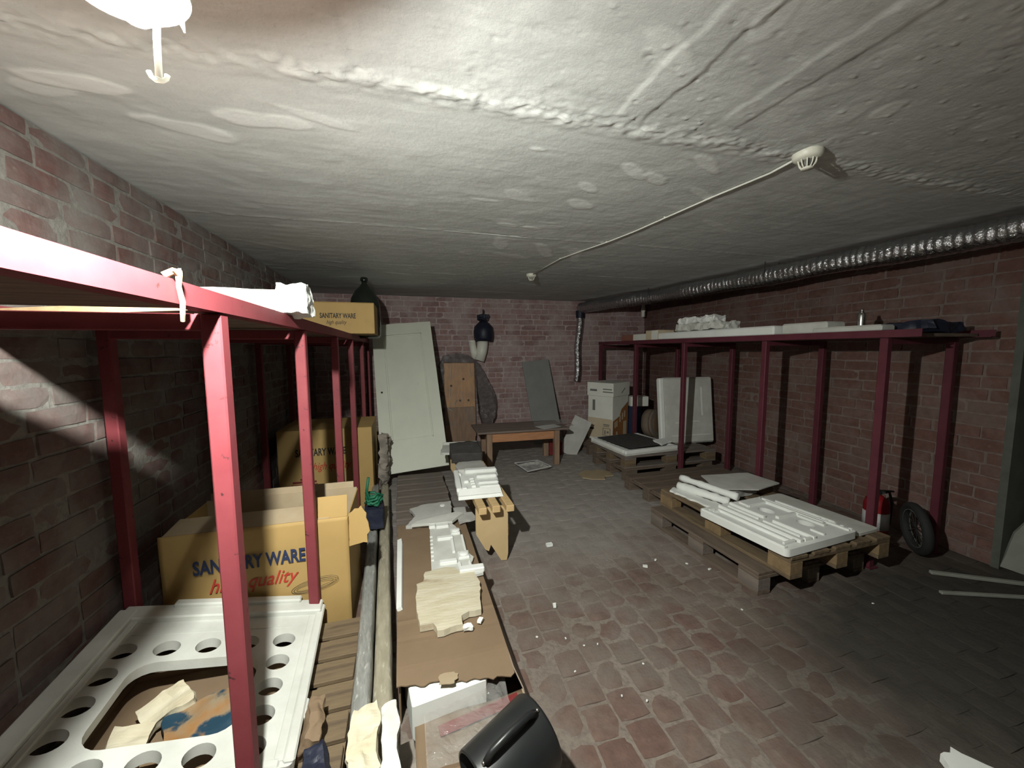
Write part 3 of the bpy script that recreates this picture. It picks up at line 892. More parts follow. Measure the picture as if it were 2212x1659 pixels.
# ================================================================== under the left rack
def open_carton():
    """big open carton: four walls, standing rear flap, folded front flap, torn side flap, print"""
    x0, x1, y0, y1, h = -1.12, -0.31, 2.06, 2.50, 0.645
    cx, cy = (x0 + x1) / 2, (y0 + y1) / 2
    t = thing('sanitary_carton', 'large open yellow carton lettered in blue and red, nearest under the left rack', 'carton', (cx, cy, 0.0))
    w_, d, th = (x1 - x0) / 2, (y1 - y0) / 2, 0.006
    # front face slightly bulged
    def bulge(X, Z):
        return -0.02 * np.clip(1 - ((X) / w_) ** 2, 0, 1) * np.clip(1 - (Z / h - 0.35) ** 2 / 0.45, 0, 1) + (fbm(X * 5, Z * 5, 3, 7) - 0.5) * 0.012
    me = heightfield(-w_, w_, 0.0, h, 0.02, lambda X, Z: -bulge(X, Z))
    me.transform(Matrix(((1, 0, 0, 0), (0, 0, -1, 0), (0, 1, 0, 0), (0, 0, 0, 1))))
    o = obj('front_panel', me, 'card', t, (0, -d, 0))
    md = o.modifiers.new('thickness', 'SOLIDIFY'); md.thickness = th; md.offset = 1
    obj('side_panel', boxm(w_ - th, w_, -d + 0.004, d, 0, h - 0.01), 'card', t)
    obj('side_panel', boxm(-w_, -w_ + th, -d + 0.004, d, 0, h - 0.01), 'card', t)
    obj('rear_panel', boxm(-w_ + th, w_ - th, d - th, d, 0, h), 'cardin', t)
    obj('bottom_panel', boxm(-w_ + th, w_ - th, -d + th, d - th, 0.0, th), 'cardin', t)
    # front flap tipped inwards (shows its pale inside), rear flap standing up
    bm = BM(); a = [(-w_ + 0.01, -d + 0.002, h - 0.004), (w_ - 0.09, -d + 0.002, h - 0.004), (w_ - 0.09, -d + 0.12, h + 0.03), (-w_ + 0.03, -d + 0.12, h + 0.03)]
    v0 = [bm.verts.new(p) for p in a]; v1 = [bm.verts.new((p[0], p[1] + 0.004, p[2] - 0.004)) for p in a]
    bm.faces.new(v0); bm.faces.new(v1[::-1])
    for i in range(4): bm.faces.new((v0[i], v0[(i + 1) % 4], v1[(i + 1) % 4], v1[i]))
    obj('flap', bm, 'cardin', t)
    obj('flap', box(BM(), (0.0, d + 0.004, h + 0.012), (2 * w_ - 0.05, 0.006, 0.05), (R(-6), 0, 0)), 'cardin', t)
    # right front corner: flap piece still upright, and a torn flap bent outwards
    obj('flap', box(BM(), (w_ - 0.10, -d + 0.03, h + 0.045), (0.19, 0.006, 0.11), (R(-16), 0, 0)), 'card', t)
    pts = ragged([(0.0, 0.0), (0.10, 0.02), (0.105, 0.10), (0.09, 0.17), (0.06, 0.21), (0.0, 0.17)], 0.018, 0.007, 5)
    bm = BM(); prism(bm, pts, 0, 0.005)
    obj('torn_flap', bm, 'card', t, (w_ - 0.004, -d + 0.01, h - 0.17), (R(80), 0, R(-14)))
    # print, just proud of the bulged face
    yf = -d - 0.0245
    k = -cx
    obj('lettering', text_mesh('SANITARY WARE', 0.094, bold=0.0026, sx=0.655), 'inkblue', t, (-0.985 + k, yf - 0.004, 0.452))
    obj('lettering', text_mesh('high quality', 0.098, shear=0.42, sx=0.83, bold=0.0004), 'inkred', t, (-0.93 + k, yf - 0.004, 0.352))
    # line drawing of a basin
    bm = BM()
    for rx, rz_, zc in ((0.108, 0.032, 0.318), (0.098, 0.024, 0.316), (0.085, 0.015, 0.316)):
        pts = [(-0.472 + k + rx * math.cos(2 * math.pi * i / 36), yf - 0.006, zc + rz_ * math.sin(2 * math.pi * i / 36) + 0.11 * rx * math.cos(2 * math.pi * i / 36) * 1.6) for i in range(37)]
        tube(bm, pts, 0.0009, 4, cap=False)
    tube(bm, [(-0.50 + k, yf - 0.005, 0.285), (-0.497 + k, yf - 0.005, 0.08)], 0.0009, 4)
    tube(bm, [(-0.46 + k, yf - 0.005, 0.285), (-0.457 + k, yf - 0.005, 0.10)], 0.0009, 4)
    obj('basin_drawing', bm, 'inkblack', t)
    # faded crest print low on the face
    bm = BM()
    for i, (dx, dz, wx) in enumerate(((0, 0.03, 0.07), (0.0, 0.005, 0.10), (0.0, -0.02, 0.08), (0.0, -0.045, 0.05))):
        bx(bm, -0.745 + k + dx - wx / 2, -0.745 + k + dx + wx / 2, yf - 0.0035, yf - 0.002, 0.215 + dz, 0.232 + dz)
    obj('stamp', bm, 'inkdark', t)
open_carton()

t = carton('sanitary_carton', 'dusty closed carton lettered in black, farther back under the left rack', -1.13, -0.325, 3.785, 4.4, 0.0, 0.775)
obj('lettering', text_mesh('SANITARY WARE', 0.095, bold=0.0026, sx=0.58), 'inkblack', t, (-0.985 + 0.7275, -0.3092, 0.535))
obj('lettering', text_mesh('high quality', 0.10, shear=0.42, sx=0.7, bold=0.0004), 'inkred', t, (-0.85 + 0.7275, -0.3092, 0.40))
bm = BM()
for i, (dz, wx) in enumerate(((0.06, 0.07), (0.035, 0.2), (0.005, 0.22), (-0.03, 0.24))):
    bx(bm, -0.92 + 0.7275 - wx / 2, -0.92 + 0.7275 + wx / 2, -0.3092, -0.3078, 0.25 + dz, 0.268 + dz)
obj('stamp', bm, 'inkdark', t)

# crumpled wrapping hanging beside that carton
bm = crumple((0.055, 0.28, 0.56), 0.055, 8, 12, (18, 18, 18))
tag(obj('wrapping_paper', bm, 'kraft', None, (-0.235, 4.12, 0.345)), 'crumpled grey wrapping paper stuffed beside the far carton', 'paper')

# green cord spilling out behind the open carton
bm = BM(); pts = []
for i in range(60):
    a = i * 0.42
    pts.append((-0.25 + 0.05 * math.cos(a) + 0.012 * math.sin(i * 1.7), 2.86 + 0.05 * math.sin(a) + 0.01 * math.cos(i * 2.3), 0.385 + 0.0012 * i + 0.012 * math.sin(i * 0.9)))
pts = [(-0.275, 2.80, 0.60), (-0.29, 2.80, 0.5), (-0.275, 2.82, 0.43)] + pts
tube(bm, pts, 0.010, 7)
tag(smooth(obj('green_cord', bm, 'green')), 'loose green cord bunched behind the open carton', 'cord')
bm = crumple((0.13, 0.15, 0.14), 0.010, 9, 3, (8, 8, 10))
tag(obj('dark_bundle', bm, 'navy', None, (-0.25, 2.87, 0.292)), 'dark plastic bundle holding up the green cord', 'bundle')

# perforated white foam tray on the pallet
def foam_tray():
    W, Lh, th = 0.80, 0.79, 0.04
    t = thing('perforated_foam_tray', 'white foam tray with round holes around a central opening, front left', 'foam tray', (-0.80, 1.60, 0.262), rot=(R(1.5), R(11.0), R(4.0)))
    hol = []
    xs = [-0.29, -0.15, -0.012, 0.127, 0.265]
    ys_ = [-0.315, -0.20, -0.083, 0.035, 0.155]
    for i, x in enumerate(xs):
        for j, y in enumerate(ys_):
            if 0 < i < 4 and 0 < j < 4: continue
            hol.append(circ(x, y, 0.043, 0.040, 22))
    hol.append(rrect(-0.215, 0.20, -0.250, 0.085, 0.07))
    me = plate('tray_plate', rrect(-W / 2, W / 2, -Lh / 2, Lh / 2, 0.02), hol, th)
    obj('plate', me, 'foamd', t)  # duller foam colour holds down the lamp's brightness on the tray
    bm = boxm(-W / 2 + 0.01, W / 2 - 0.01, Lh / 2 - 0.085, Lh / 2 - 0.0, th / 2 - 0.01, th / 2 + 0.025, 0.006)
    bx(bm, -W / 2 + 0.18, W / 2 - 0.11, Lh / 2 - 0.028, Lh / 2 + 0.012, th / 2 - 0.01, th / 2 + 0.042, 0.006)
    obj('rim', bm, 'foamd', t)
    bm = boxm(-W / 2 - 0.005, -W / 2 + 0.06, -Lh / 2 + 0.01, Lh / 2 - 0.03, th / 2 - 0.01, th / 2 + 0.03, 0.006)
    bx(bm, -W / 2 + 0.06, -W / 2 + 0.085, -Lh / 2 + 0.01, Lh / 2 - 0.06, th / 2 - 0.005, th / 2 + 0.012, 0.004)
    obj('rim', bm, 'foamd', t)
    bm = boxm(W / 2 - 0.032, W / 2 + 0.004, -Lh / 2 + 0.01, Lh / 2 - 0.02, -th / 2 - 0.06, th / 2 + 0.012, 0.006)
    bx(bm, W / 2 - 0.06, W / 2 - 0.03, -Lh / 2 + 0.02, Lh / 2 - 0.09, th / 2 - 0.005, th / 2 + 0.006, 0.003)
    bx(bm, W / 2 - 0.01, W / 2 + 0.012, -Lh / 2 + 0.16, -Lh / 2 + 0.24, -th / 2 - 0.06, th / 2 + 0.004, 0.004)
    obj('rim', bm, 'foamd', t)
    bm = boxm(-W / 2 + 0.01, W / 2 - 0.04, -Lh / 2, -Lh / 2 + 0.03, -th / 2 - 0.05, th / 2 + 0.006, 0.006)
    obj('rim', bm, 'foamd', t)
    bm = boxm(-0.30, 0.28, Lh / 2 - 0.160, Lh / 2 - 0.155, th / 2 - 0.002, th / 2 + 0.003)
    obj('moulded_line', bm, 'foamd', t)
foam_tray()

# rubbish seen through the opening of that tray
def pan():
    t = thing('rubbish_carton', 'low open brown carton of rubbish beneath the perforated tray', 'carton', (-0.80, 1.55, 0.146))
    for args in ((-0.30, 0.30, 0.245, 0.25), (-0.30, 0.30, -0.25, -0.245), (-0.30, -0.295, -0.245, 0.245), (0.295, 0.30, -0.245, 0.245)):
        obj('side_panel', boxm(*args, 0, 0.03), 'cardb', t) if args[0] != 0.295 else obj('side_panel', boxm(*args, 0, 0.008), 'cardb', t)
    obj('bottom_panel', boxm(-0.295, 0.295, -0.245, 0.245, 0, 0.005), 'cardb', t)
pan()
bm = crumple((0.13, 0.10, 0.04), 0.018, 12, 2, (8, 8, 5))
tag(obj('crumpled_paper', bm, 'foamy', None, (-0.87, 1.57, 0.205), (0.2, -0.25, 0.5)), 'crumpled white paper lump in the tray opening, next to the sack', 'paper')
bm = crumple((0.10, 0.13, 0.035), 0.014, 11, 8, (8, 8, 5))
tag(obj('crumpled_paper', bm, 'foamy', None, (-0.92, 1.43, 0.2), (0.1, 0.2, 0.1)), 'dull crumpled paper lump near the left edge of the tray opening', 'paper')
bm = crumple((0.24, 0.19, 0.022), 0.016, 7, 4, (12, 12, 4))
tag(obj('printed_sack', bm, 'bagprint', None, (-0.715, 1.50, 0.185), (0.10, 0.16, 0.45)), 'crumpled orange and blue printed sack inside the tray opening', 'sack')

bm = crumple((0.05, 0.15, 0.09), 0.018, 13, 3, (12, 12, 12))
tag(obj('brown_paper', bm, 'cardb', None, (-0.352, 1.36, 0.185), (0.1, 0.35, 0.1)), 'crumpled brown paper wedged beside the perforated foam tray', 'paper')
bm = crumple((0.06, 0.11, 0.05), 0.014, 13, 6, (10, 10, 10))
tag(obj('dark_bag', bm, 'navy', None, (-0.315, 1.235, 0.17), (0, 0, 0.3)), 'dark plastic bag scrap on the pallet before the brown paper', 'bag')

# ---- pallets
def pallet(name, label, x, y, z, rz, L=1.2, Wd=0.8, mat='pallet', blk='block', top=(5, 0.13), deck=True, boards_along='x', loose=0.0, seed=1, group=None):
    """flat pallet: deck boards, three cross boards, nine blocks, three bottom boards; length along local x"""
    rnd = random.Random(seed)
    t = thing(name, label, 'pallet', (x, y, z), rz, group)
    n, bw = top
    for i in range(n):
        yy = -Wd / 2 + bw / 2 + (Wd - bw) * i / (n - 1)
        b = obj('deck_board', boxm(-L / 2, L / 2, -bw / 2, bw / 2, 0, 0.02, 0.003), mat, t, (rnd.uniform(-0.006, 0.006), yy, 0.122), (0, 0, rnd.uniform(-0.006, 0.006)))
    for i in (-1, 0, 1):
        xx = i * (L / 2 - 0.072)
        obj('cross_board', boxm(-0.072, 0.072, -Wd / 2, Wd / 2, 0.100, 0.1215, 0.002), mat, t, (xx, 0, 0))
        for j in (-1, 0, 1):
            yy = j * (Wd / 2 - 0.05)
            obj('block', boxm(-0.072, 0.072, -0.05, 0.05, 0.0225, 0.0995, 0.003), blk, t, (xx, yy, 0))
    for j in (-1, 0, 1):
        yy = j * (Wd / 2 - 0.05)
        obj('bottom_board', boxm(-L / 2, L / 2, -0.05, 0.05, 0, 0.022, 0.002), mat, t, (0, yy, 0))
    return t
pallet('wooden_pallet', 'brown slatted pallet under the perforated foam tray', -0.725, 1.585, 0.0, R(0.4), L=0.965, Wd=0.77, mat='pallet', top=(6, 0.108), seed=3)

# ================================================================== middle: strips, cartons, trestle
def strip(name, label, a, b, wd, h, mat, seed, cat):
    a, b = Vector(a), Vector(b); d = b - a; L = d.length
    t = math.atan2(d.y, d.x) - R(90)
    bm = BM()
    ny = 60; prof = [(-wd / 2, 0), (-wd / 2, h * 0.55), (-wd * 0.42, h * 0.9), (-wd * 0.2, h), (wd * 0.05, h * 0.93), (wd * 0.25, h), (wd * 0.44, h * 0.92), (wd / 2, h * 0.6), (wd / 2, 0)]
    rings = []
    for i in range(ny + 1):
        yy = L * i / ny; r = []
        for (x, z) in prof:
            q = Vector((x * 20, yy * 6, z * 12 + seed))
            n_ = mnoise.noise(q) * 0.006 if z > 0 else 0
            r.append(bm.verts.new((x + n_ * 0.6, yy, z + n_)))
        rings.append(r)
    for p, q in zip(rings, rings[1:]):
        for k in range(len(prof) - 1):
            bm.faces.new((p[k], p[k + 1], q[k + 1], q[k]))
        bm.faces.new((p[-1], p[0], q[0], q[-1]))
    bm.faces.new(rings[0][::-1]); bm.faces.new(rings[-1])
    o = obj(name, bm, mat, None, a, (0, 0, t))
    return tag(smooth(o), label, cat)
strip('wrapped_tube', 'long grey film-wrapped tube lying along the floor beside the left rack', (-0.190, 1.22, 0.0), (-0.315, 3.85, 0.0), 0.072, 0.20, 'greyfoamwrap', 1, 'tube')
strip('foam_strip', 'long dusty beige foam strip lying beside the brown carton', (-0.113, 1.22, 0.0), (-0.228, 3.85, 0.0), 0.078, 0.19, 'strip', 2, 'foam strip')

# broken foam block on the near end of the strips
t = thing('foam_block', 'broken white foam block propped on the near end of the strips', 'foam', (-0.12, 1.09, 0.195), rot=(R(4), 0, R(3)))
bm = crumple((0.085, 0.36, 0.09), 0.016, 16, 3, (18, 18, 18))
obj('left_half', bm, 'foamy', t, (-0.035, 0, 0.06))
bm = crumple((0.052, 0.33, 0.09), 0.011, 15, 9, (16, 16, 16))
obj('right_half', bm, 'foamd', t, (0.042, 0.0, 0.064))  # duller foam colour keeps this half from burning out under the lamp

def long_carton():
    """long low brown carton with a creased top sheet, sloping right side, torn near end and white foam inside"""
    t = thing('long_carton', 'long low brown carton on the floor with foam pieces lying on top', 'carton', (0.2, 2.1, 0.0))
    ox, oy = 0.2, 2.1
    # top sheet: uneven with two creases
    xs0 = lambda Y: -0.070 - 0.016 * (Y - 1.43) / 1.42
    def topz(X, Y):
        c = 0.004 * np.exp(-((Y - 1.80) / 0.012) ** 2) - 0.003 * np.exp(-((Y - 1.68) / 0.01) ** 2)
        return 0.196 + c + (fbm(X * 4, Y * 4, 3, 3) - 0.5) * 0.010 - 0.012 * np.clip(1.52 - Y, 0, 1) / 0.1
    nx, ny = 26, 70
    bm = BM(); g = []
    rnd = random.Random(3)
    for j in range(ny + 1):
        row = []
        for i in range(nx + 1):
            u = i / nx; Y = 1.43 + 1.42 * j / ny
            xr = 0.395 + 0.008 * (Y - 1.43) / 1.42
            X = xs0(Y) + (xr - xs0(Y)) * u
            yy = Y
            if j == 0:
                yy = Y + 0.02 - 0.075 * u + 0.03 * max(0, u - 0.75) + rnd.uniform(-0.008, 0.008) + (0.012 if 0.3 < u < 0.5 else 0)
            z = float(topz(np.array([X]), np.array([yy]))[0])
            row.append(bm.verts.new((X - ox, yy - oy, z)))
        g.append(row)
    for a, b in zip(g, g[1:]):
        for i in range(nx):
            bm.faces.new((a[i], a[i + 1], b[i + 1], b[i]))
    o = obj('top_panel', bm, 'cardb', t); md = o.modifiers.new('thickness', 'SOLIDIFY'); md.thickness = 0.005; md.offset = -1
    # sloping right side
    bm = BM(); n = 24; ra, rb = [], []
    for j in range(n + 1):
        Y = 1.20 + 1.65 * j / n
        xr = 0.395 + 0.008 * (max(Y, 1.43) - 1.43) / 1.42
        zt = 0.190 if Y > 1.40 else 0.190 - (1.40 - Y) / 0.2 * 0.11
        ra.append(bm.verts.new((xr - ox + (0.02 if Y < 1.4 else 0), Y - oy, zt))); rb.append(bm.verts.new((0.485 - 0.06 * j / n - ox, Y - oy, 0.003)))
    for j in range(n):
        bm.faces.new((ra[j], ra[j + 1], rb[j + 1], rb[j]))
    o = obj('side_panel', bm, 'cardgrey', t); md = o.modifiers.new('thickness', 'SOLIDIFY'); md.thickness = 0.005; md.offset = 0
    obj('side_panel', boxm(-0.062 - ox, -0.056 - ox, 1.47 - oy, 2.83 - oy, 0.002, 0.180), 'cardb', t)
    obj('end_panel', boxm(-0.06 - ox, 0.43 - ox, 2.83 - oy, 2.836 - oy, 0.002, 0.185), 'cardb', t)
    # white foam slab inside, showing at the torn end
    obj('foam_insert', box(BM(), (0.105 - ox, 1.60 - oy, 0.095), (0.30, 0.44, 0.15), (0, 0, R(8)), 0.006), 'foam', t)
    # tear of paper and tape tail
    bm = BM(); prism(bm, ragged([(0, 0), (0.06, 0.0), (0.075, 0.055), (0.04, 0.085), (0.0, 0.06)], 0.012, 0.006, 9), 0, 0.002)
    obj('torn_paper', bm, 'cardin', t, (0.09 - ox, 1.395 - oy, 0.199), (R(-12), 0, R(-8)))
long_carton()

def flat_carton():
    """near flattened carton with an opened flap, a barcode sticker and glossy red printed tape"""
    t = thing('flat_carton', 'flattened brown carton with a barcode sticker under the black pot', 'carton', (0.2, 1.15, 0.0))
    ox, oy = 0.2, 1.15
    def z1(X, Y):
        return 0.085 + 0.01 * (fbm(X * 5, Y * 5, 3, 5) - 0.5) + 0.03 * np.clip((X - 0.30) / 0.2, 0, 1)
    me = heightfield(-0.005, 0.425, 0.72, 1.385, 0.02, z1); me.transform(Matrix.Translation((-ox, -oy, 0)))
    o = obj('top_panel', me, 'cardb', t); md = o.modifiers.new('thickness', 'SOLIDIFY'); md.thickness = 0.005; md.offset = -1
    obj('body', boxm(0.005 - ox, 0.415 - ox, 0.74 - oy, 1.37 - oy, 0.002, 0.072), 'cardb', t)
    bm = BM(); pts = [(0.425, 0.80, 0.11), (0.425, 1.38, 0.11), (0.475, 1.36, 0.03), (0.482, 0.80, 0.004)]
    v = [bm.verts.new((p[0] - ox, p[1] - oy, p[2])) for p in pts]; bm.faces.new(v)
    o = obj('side_flap', bm, 'cardin', t); md = o.modifiers.new('thickness', 'SOLIDIFY'); md.thickness = 0.004
    st = obj('sticker', box(BM(), (0.075 - ox, 1.02 - oy, 0.094), (0.105, 0.16, 0.002), (0, 0, R(6))), 'label', t)
    bm = BM()
    rnd = random.Random(3); y = -0.06
    while y < 0.055:
        w_ = rnd.choice((0.002, 0.003, 0.005)); bx(bm, -0.043, -0.012, y, y + w_, 0.0, 0.0012); y += w_ + rnd.choice((0.002, 0.003))
    for k in range(6):
        bx(bm, 0.004, 0.004 + rnd.uniform(0.02, 0.04), -0.05 + k * 0.019, -0.046 + k * 0.019 + 0.004, 0.0, 0.0012)
    obj('barcode', bm, 'inkblack', st, (0.075 - ox, 1.02 - oy, 0.0945), (0, 0, R(6)))
    obj('printed_tape', box(BM(), (0.25 - ox, 1.335 - oy, 0.0955), (0.34, 0.045, 0.0015), (0, R(-1.5), R(8))), 'inkdark', t)
flat_carton()

# clear film lying over the torn end
me = heightfield(0.03, 0.36, 1.17, 1.46, 0.012, lambda X, Y: 0.10 + 0.028 * (fbm(X * 14, Y * 14, 3, 15)) + 0.05 * np.clip((Y - 1.36) / 0.1, 0, 1))
tag(obj('plastic_film', me, 'film'), 'crinkled clear film over the torn end of the long carton', 'plastic film')
bm = crumple((0.07, 0.30, 0.06), 0.02, 10, 6, (8, 12, 6))
tag(obj('film_scrap', bm, 'kraft', None, (-0.03, 1.17, 0.05), (0, 0, 0.1)), 'brown crumpled scrap between the foam block and the flat carton', 'scrap')

def pot():
    """black plastic pot lying on its side, mouth towards the lower left, bar handle with rivets"""
    ax = Vector((0.88, 0.36, 0.12)).normalized()
    z = ax; x = Vector((0, 0, 1)) - z * z.z; x.normalize(); y = z.cross(x)
    M3 = Matrix((x, y, z)).transposed()
    t = thing('black_pot', 'black plastic pot with a side handle lying on the flat carton', 'pot', (0.165, 1.00, 0.205))
    t.rotation_euler = M3.to_euler()
    bm = BM(); lathe(bm, [(0.094, 0.0), (0.100, 0.0), (0.102, 0.006), (0.112, 0.24), (0.108, 0.25), (0.001, 0.252)], 40, cap=False)
    lathe(bm, [(0.094, 0.0), (0.104, 0.235), (0.001, 0.24)], 40, cap=False)
    smooth(obj('body', bm, 'black', t))
    bm = BM(); tube(bm, [(0.104, 0.03, 0.03), (0.130, 0.035, 0.05), (0.138, 0.036, 0.12), (0.136, 0.036, 0.19), (0.112, 0.03, 0.22)], 0.011, 10)
    h = smooth(obj('handle', bm, 'black', t))
    for zz in (0.022, 0.232):
        bm = BM(); bmesh.ops.create_uvsphere(bm, u_segments=12, v_segments=8, radius=0.006)
        smooth(obj('rivet', bm, 'steel', h, (0.106 if zz < 0.1 else 0.114, 0.028, zz)))
pot()

# ---- foam and scraps on the long carton
def grooved_foam():
    t = thing('moulded_foam_piece', 'broken moulded white foam piece with two round buttons on the long carton', 'foam', (0.255, 2.385, 0.205), rz=R(-2))
    pts = [(-0.135, -0.33), (0.0, -0.335), (0.155, -0.33), (0.165, -0.30), (0.12, -0.26), (0.10, -0.22), (0.125, -0.15), (0.09, -0.05), (0.075, 0.06), (0.085, 0.12), (0.06, 0.20), (0.06, 0.26), (0.03, 0.34), (-0.13, 0.34)]
    pts = ragged(pts, 0.03, 0.006, 4, keep=(0, 12, 13))
    bm = BM(); prism(bm, pts, 0.0, 0.016); obj('sheet', bm, 'foamd', t)
    RB = []
    bm = None
    bx = lambda _b, *a: RB.append(a)
    bx(bm, -0.085, 0.005, 0.28, 0.34, 0.012, 0.034, 0.004); bx(bm, -0.135, -0.09, 0.29, 0.34, 0.012, 0.034, 0.004)
    bx(bm, -0.085, 0.02, 0.10, 0.135, 0.012, 0.034, 0.004); bx(bm, -0.085, 0.02, -0.20, -0.165, 0.012, 0.034, 0.004)
    bx(bm, 0.02, 0.165, -0.325, -0.275, 0.012, 0.044, 0.006)
    bx(bm, 0.01, 0.075, 0.155, 0.235, 0.012, 0.03, 0.005); bx(bm, 0.03, 0.10, -0.165, -0.085, 0.012, 0.03, 0.005)
    bx(bm, 0.0, 0.02, -0.08, 0.15, 0.012, 0.028, 0.004); bx(bm, 0.075, 0.09, -0.08, 0.14, 0.012, 0.026, 0.004)
    bx(bm, 0.02, 0.04, -0.27, -0.2, 0.012, 0.028, 0.004); bx(bm, 0.085, 0.10, -0.27, -0.2, 0.012, 0.028, 0.004)
    for k in range(7):
        bx(bm, -0.133, -0.115, 0.16 - k * 0.05, 0.166 - k * 0.05, 0.012, 0.024)
    for a in RB: obj('rib', boxm(*a), 'foam', t)
    for (x, y) in ((0.045, 0.195), (0.066, -0.125)):
        bm = BM(); lathe(bm, [(0.03, 0.028), (0.029, 0.036), (0.024, 0.04)], 24); smooth(obj('button', bm, 'foam', t, (x, y, 0)))
grooved_foam()
pts = ragged([(0.024, 2.026), (0.06, 2.04), (0.075, 2.13), (0.19, 2.15), (0.245, 2.13), (0.265, 2.06), (0.345, 2.06), (0.36, 1.95), (0.325, 1.735), (0.265, 1.735), (0.225, 1.715), (0.222, 1.655), (0.105, 1.645), (0.09, 1.70), (0.03, 1.70), (0.018, 1.83)], 0.025, 0.005, 8)
bm = BM(); prism(bm, pts, 0.2, 0.232)
tag(obj('yellowed_foam_sheet', bm, 'foamy'), 'yellowed rough foam sheet with notched corners on the long carton', 'foam')
for i, (x, y, s, l) in enumerate(((0.245, 1.655, 0.03, 'larger white foam crumb beside the yellowed foam sheet'), (0.31, 1.685, 0.02, 'smaller white foam crumb right of the yellowed foam sheet'))):
    bm = crumple((s * 1.4, s, s * 0.5), s * 0.18, 40, i + 2, (4, 4, 4)); tag(obj('foam_crumb', bm, 'foam', None, (x, y, 0.206 + s * 0.2), (0, 0, i)), l, 'foam crumb')
bm = BM(); prism(bm, [(-0.014, -0.36), (0.012, -0.36), (0.016, 0.30), (0.012, 0.36), (-0.016, 0.36)], 0, 0.02)
tag(obj('foam_edging', bm, 'foam', None, (-0.062, 2.24, 0.197), (0, R(-18), R(0.5))), 'narrow white foam edging between the beige strip and the long carton', 'foam')
# grey dusted foam scraps at the far end
t = thing('dusty_foam_slab', 'dusty grey foam slab with a white disc, far end of the long carton', 'foam', (0.14, 2.87, 0.2))
bm = BM(); prism(bm, ragged([(-0.17, -0.10), (0.10, -0.12), (0.17, -0.05), (0.20, 0.27), (-0.02, 0.26), (-0.14, 0.20), (-0.10, 0.05)], 0.03, 0.006, 3), 0, 0.025); obj('sheet', bm, 'foamg', t)
bm = BM(); lathe(bm, [(0.02, 0.024), (0.02, 0.031), (0.016, 0.033)], 18); obj('disc', bm, 'foam', t, (0.12, 0.19, 0))
bm = BM(); prism(bm, ragged([(-0.16, -0.015), (0.13, -0.02), (0.22, 0.09), (0.17, 0.12), (-0.12, 0.035)], 0.04, 0.003, 6), 0, 0.02)
tag(obj('foam_edge_piece', bm, 'foamd', None, (0.17, 2.74, 0.226), (R(3), 0, R(-3))), 'white-edged foam slat leaning on the dusty foam slab', 'foam')
bm = BM(); prism(bm, ragged([(-0.08, -0.1), (0.07, -0.09), (0.09, 0.12), (-0.02, 0.15)], 0.03, 0.006, 2), 0, 0.018)
tag(obj('grey_card_piece', bm, 'foamg', None, (0.40, 2.83, 0.212), (0.03, 0.02, 0.3)), 'bluish grey foam offcut near the trestle', 'foam')

# ---- trestle of pine slats on fibreboard ends
def trestle():
    t = thing('slatted_trestle', 'low trestle of three pine slats on a notched fibreboard end', 'trestle', (0.565, 3.2, 0.0))
    ox, oy = 0.565, 3.2
    def end(y, th=0.022):
        pts = [(-0.125, 0.40), (0.105, 0.40), (0.105, 0.05), (0.095, 0.0), (0.055, 0.002), (-0.02, 0.13), (-0.035, 0.085), (-0.06, 0.10), (-0.125, 0.22)]
        bm = BM(); prism(bm, pts, 0, th, Matrix.Rotation(R(90), 4, 'X'))
        return obj('end_board', bm, 'mdf', t, (0, y - oy, 0))
    end(2.53); end(3.35); end(4.05)
    for i, x in enumerate((-0.095, -0.0, 0.095)):
        L0 = (2.40, 2.41, 2.40)[i]
        bm = boxm(-0.028, 0.028, L0 - oy, 4.2 - oy, 0.401, 0.449, 0.005)
        obj('slat', bm, 'pine', t, (x, 0, 0))
    obj('side_rail', boxm(0.107, 0.125, 2.55 - oy, 4.05 - oy, 0.16, 0.24, 0.003), 'pine', t)
trestle()

def trestle_foam():
    t = thing('moulded_foam_tray', 'bright white moulded foam tray lying on the near end of the trestle', 'foam tray', (0.515, 2.84, 0.451), rz=R(-4))
    bm = BM(); prism(bm, ragged([(-0.165, -0.26), (0.14, -0.25), (0.165, 0.0), (0.20, 0.30), (0.0, 0.32), (-0.15, 0.30), (-0.17, 0.10)], 0.05, 0.004, 5, keep=(0,)), 0, 0.018); obj('sheet', bm, 'foam', t)
    bm = BM()
    # sloping front lip
    v = [(-0.165, -0.28, 0.0), (0.155, -0.27, 0.0), (0.145, -0.18, 0.045), (-0.155, -0.19, 0.045), (0.14, -0.165, 0.018), (-0.15, -0.175, 0.018)]
    vv = [bm.verts.new(p) for p in v]
    bm.faces.new((vv[0], vv[1], vv[2], vv[3])); bm.faces.new((vv[3], vv[2], vv[4], vv[5])); bm.faces.new((vv[0], vv[3], vv[5])); bm.faces.new((vv[1], vv[4], vv[2])); bm.faces.new((vv[0], vv[5], vv[4], vv[1]))
    obj('front_lip', bm, 'foam', t)
    RB = []
    bx = lambda _b, *a: RB.append(a)
    bx(bm, -0.17, -0.13, -0.16, 0.28, 0.015, 0.04, 0.005)
    bx(bm, 0.0, 0.17, 0.08, 0.15, 0.015, 0.045, 0.01); bx(bm, 0.0, 0.16, -0.06, 0.0, 0.015, 0.04, 0.01); bx(bm, 0.0, 0.155, -0.14, -0.10, 0.015, 0.038, 0.008)
    bx(bm, -0.08, 0.19, 0.22, 0.29, 0.015, 0.048, 0.01)
    for k in range(4): bx(bm, -0.055, -0.02, -0.10 + k * 0.055, -0.07 + k * 0.055, 0.015, 0.034, 0.004)
    for (x, y) in ((-0.11, -0.13), (-0.085, 0.02), (-0.13, 0.2)): bx(bm, x - 0.02, x + 0.02, y - 0.02, y + 0.02, 0.015, 0.038, 0.006)
    for a in RB: obj('rib', boxm(*a), 'foam', t)
trestle_foam()
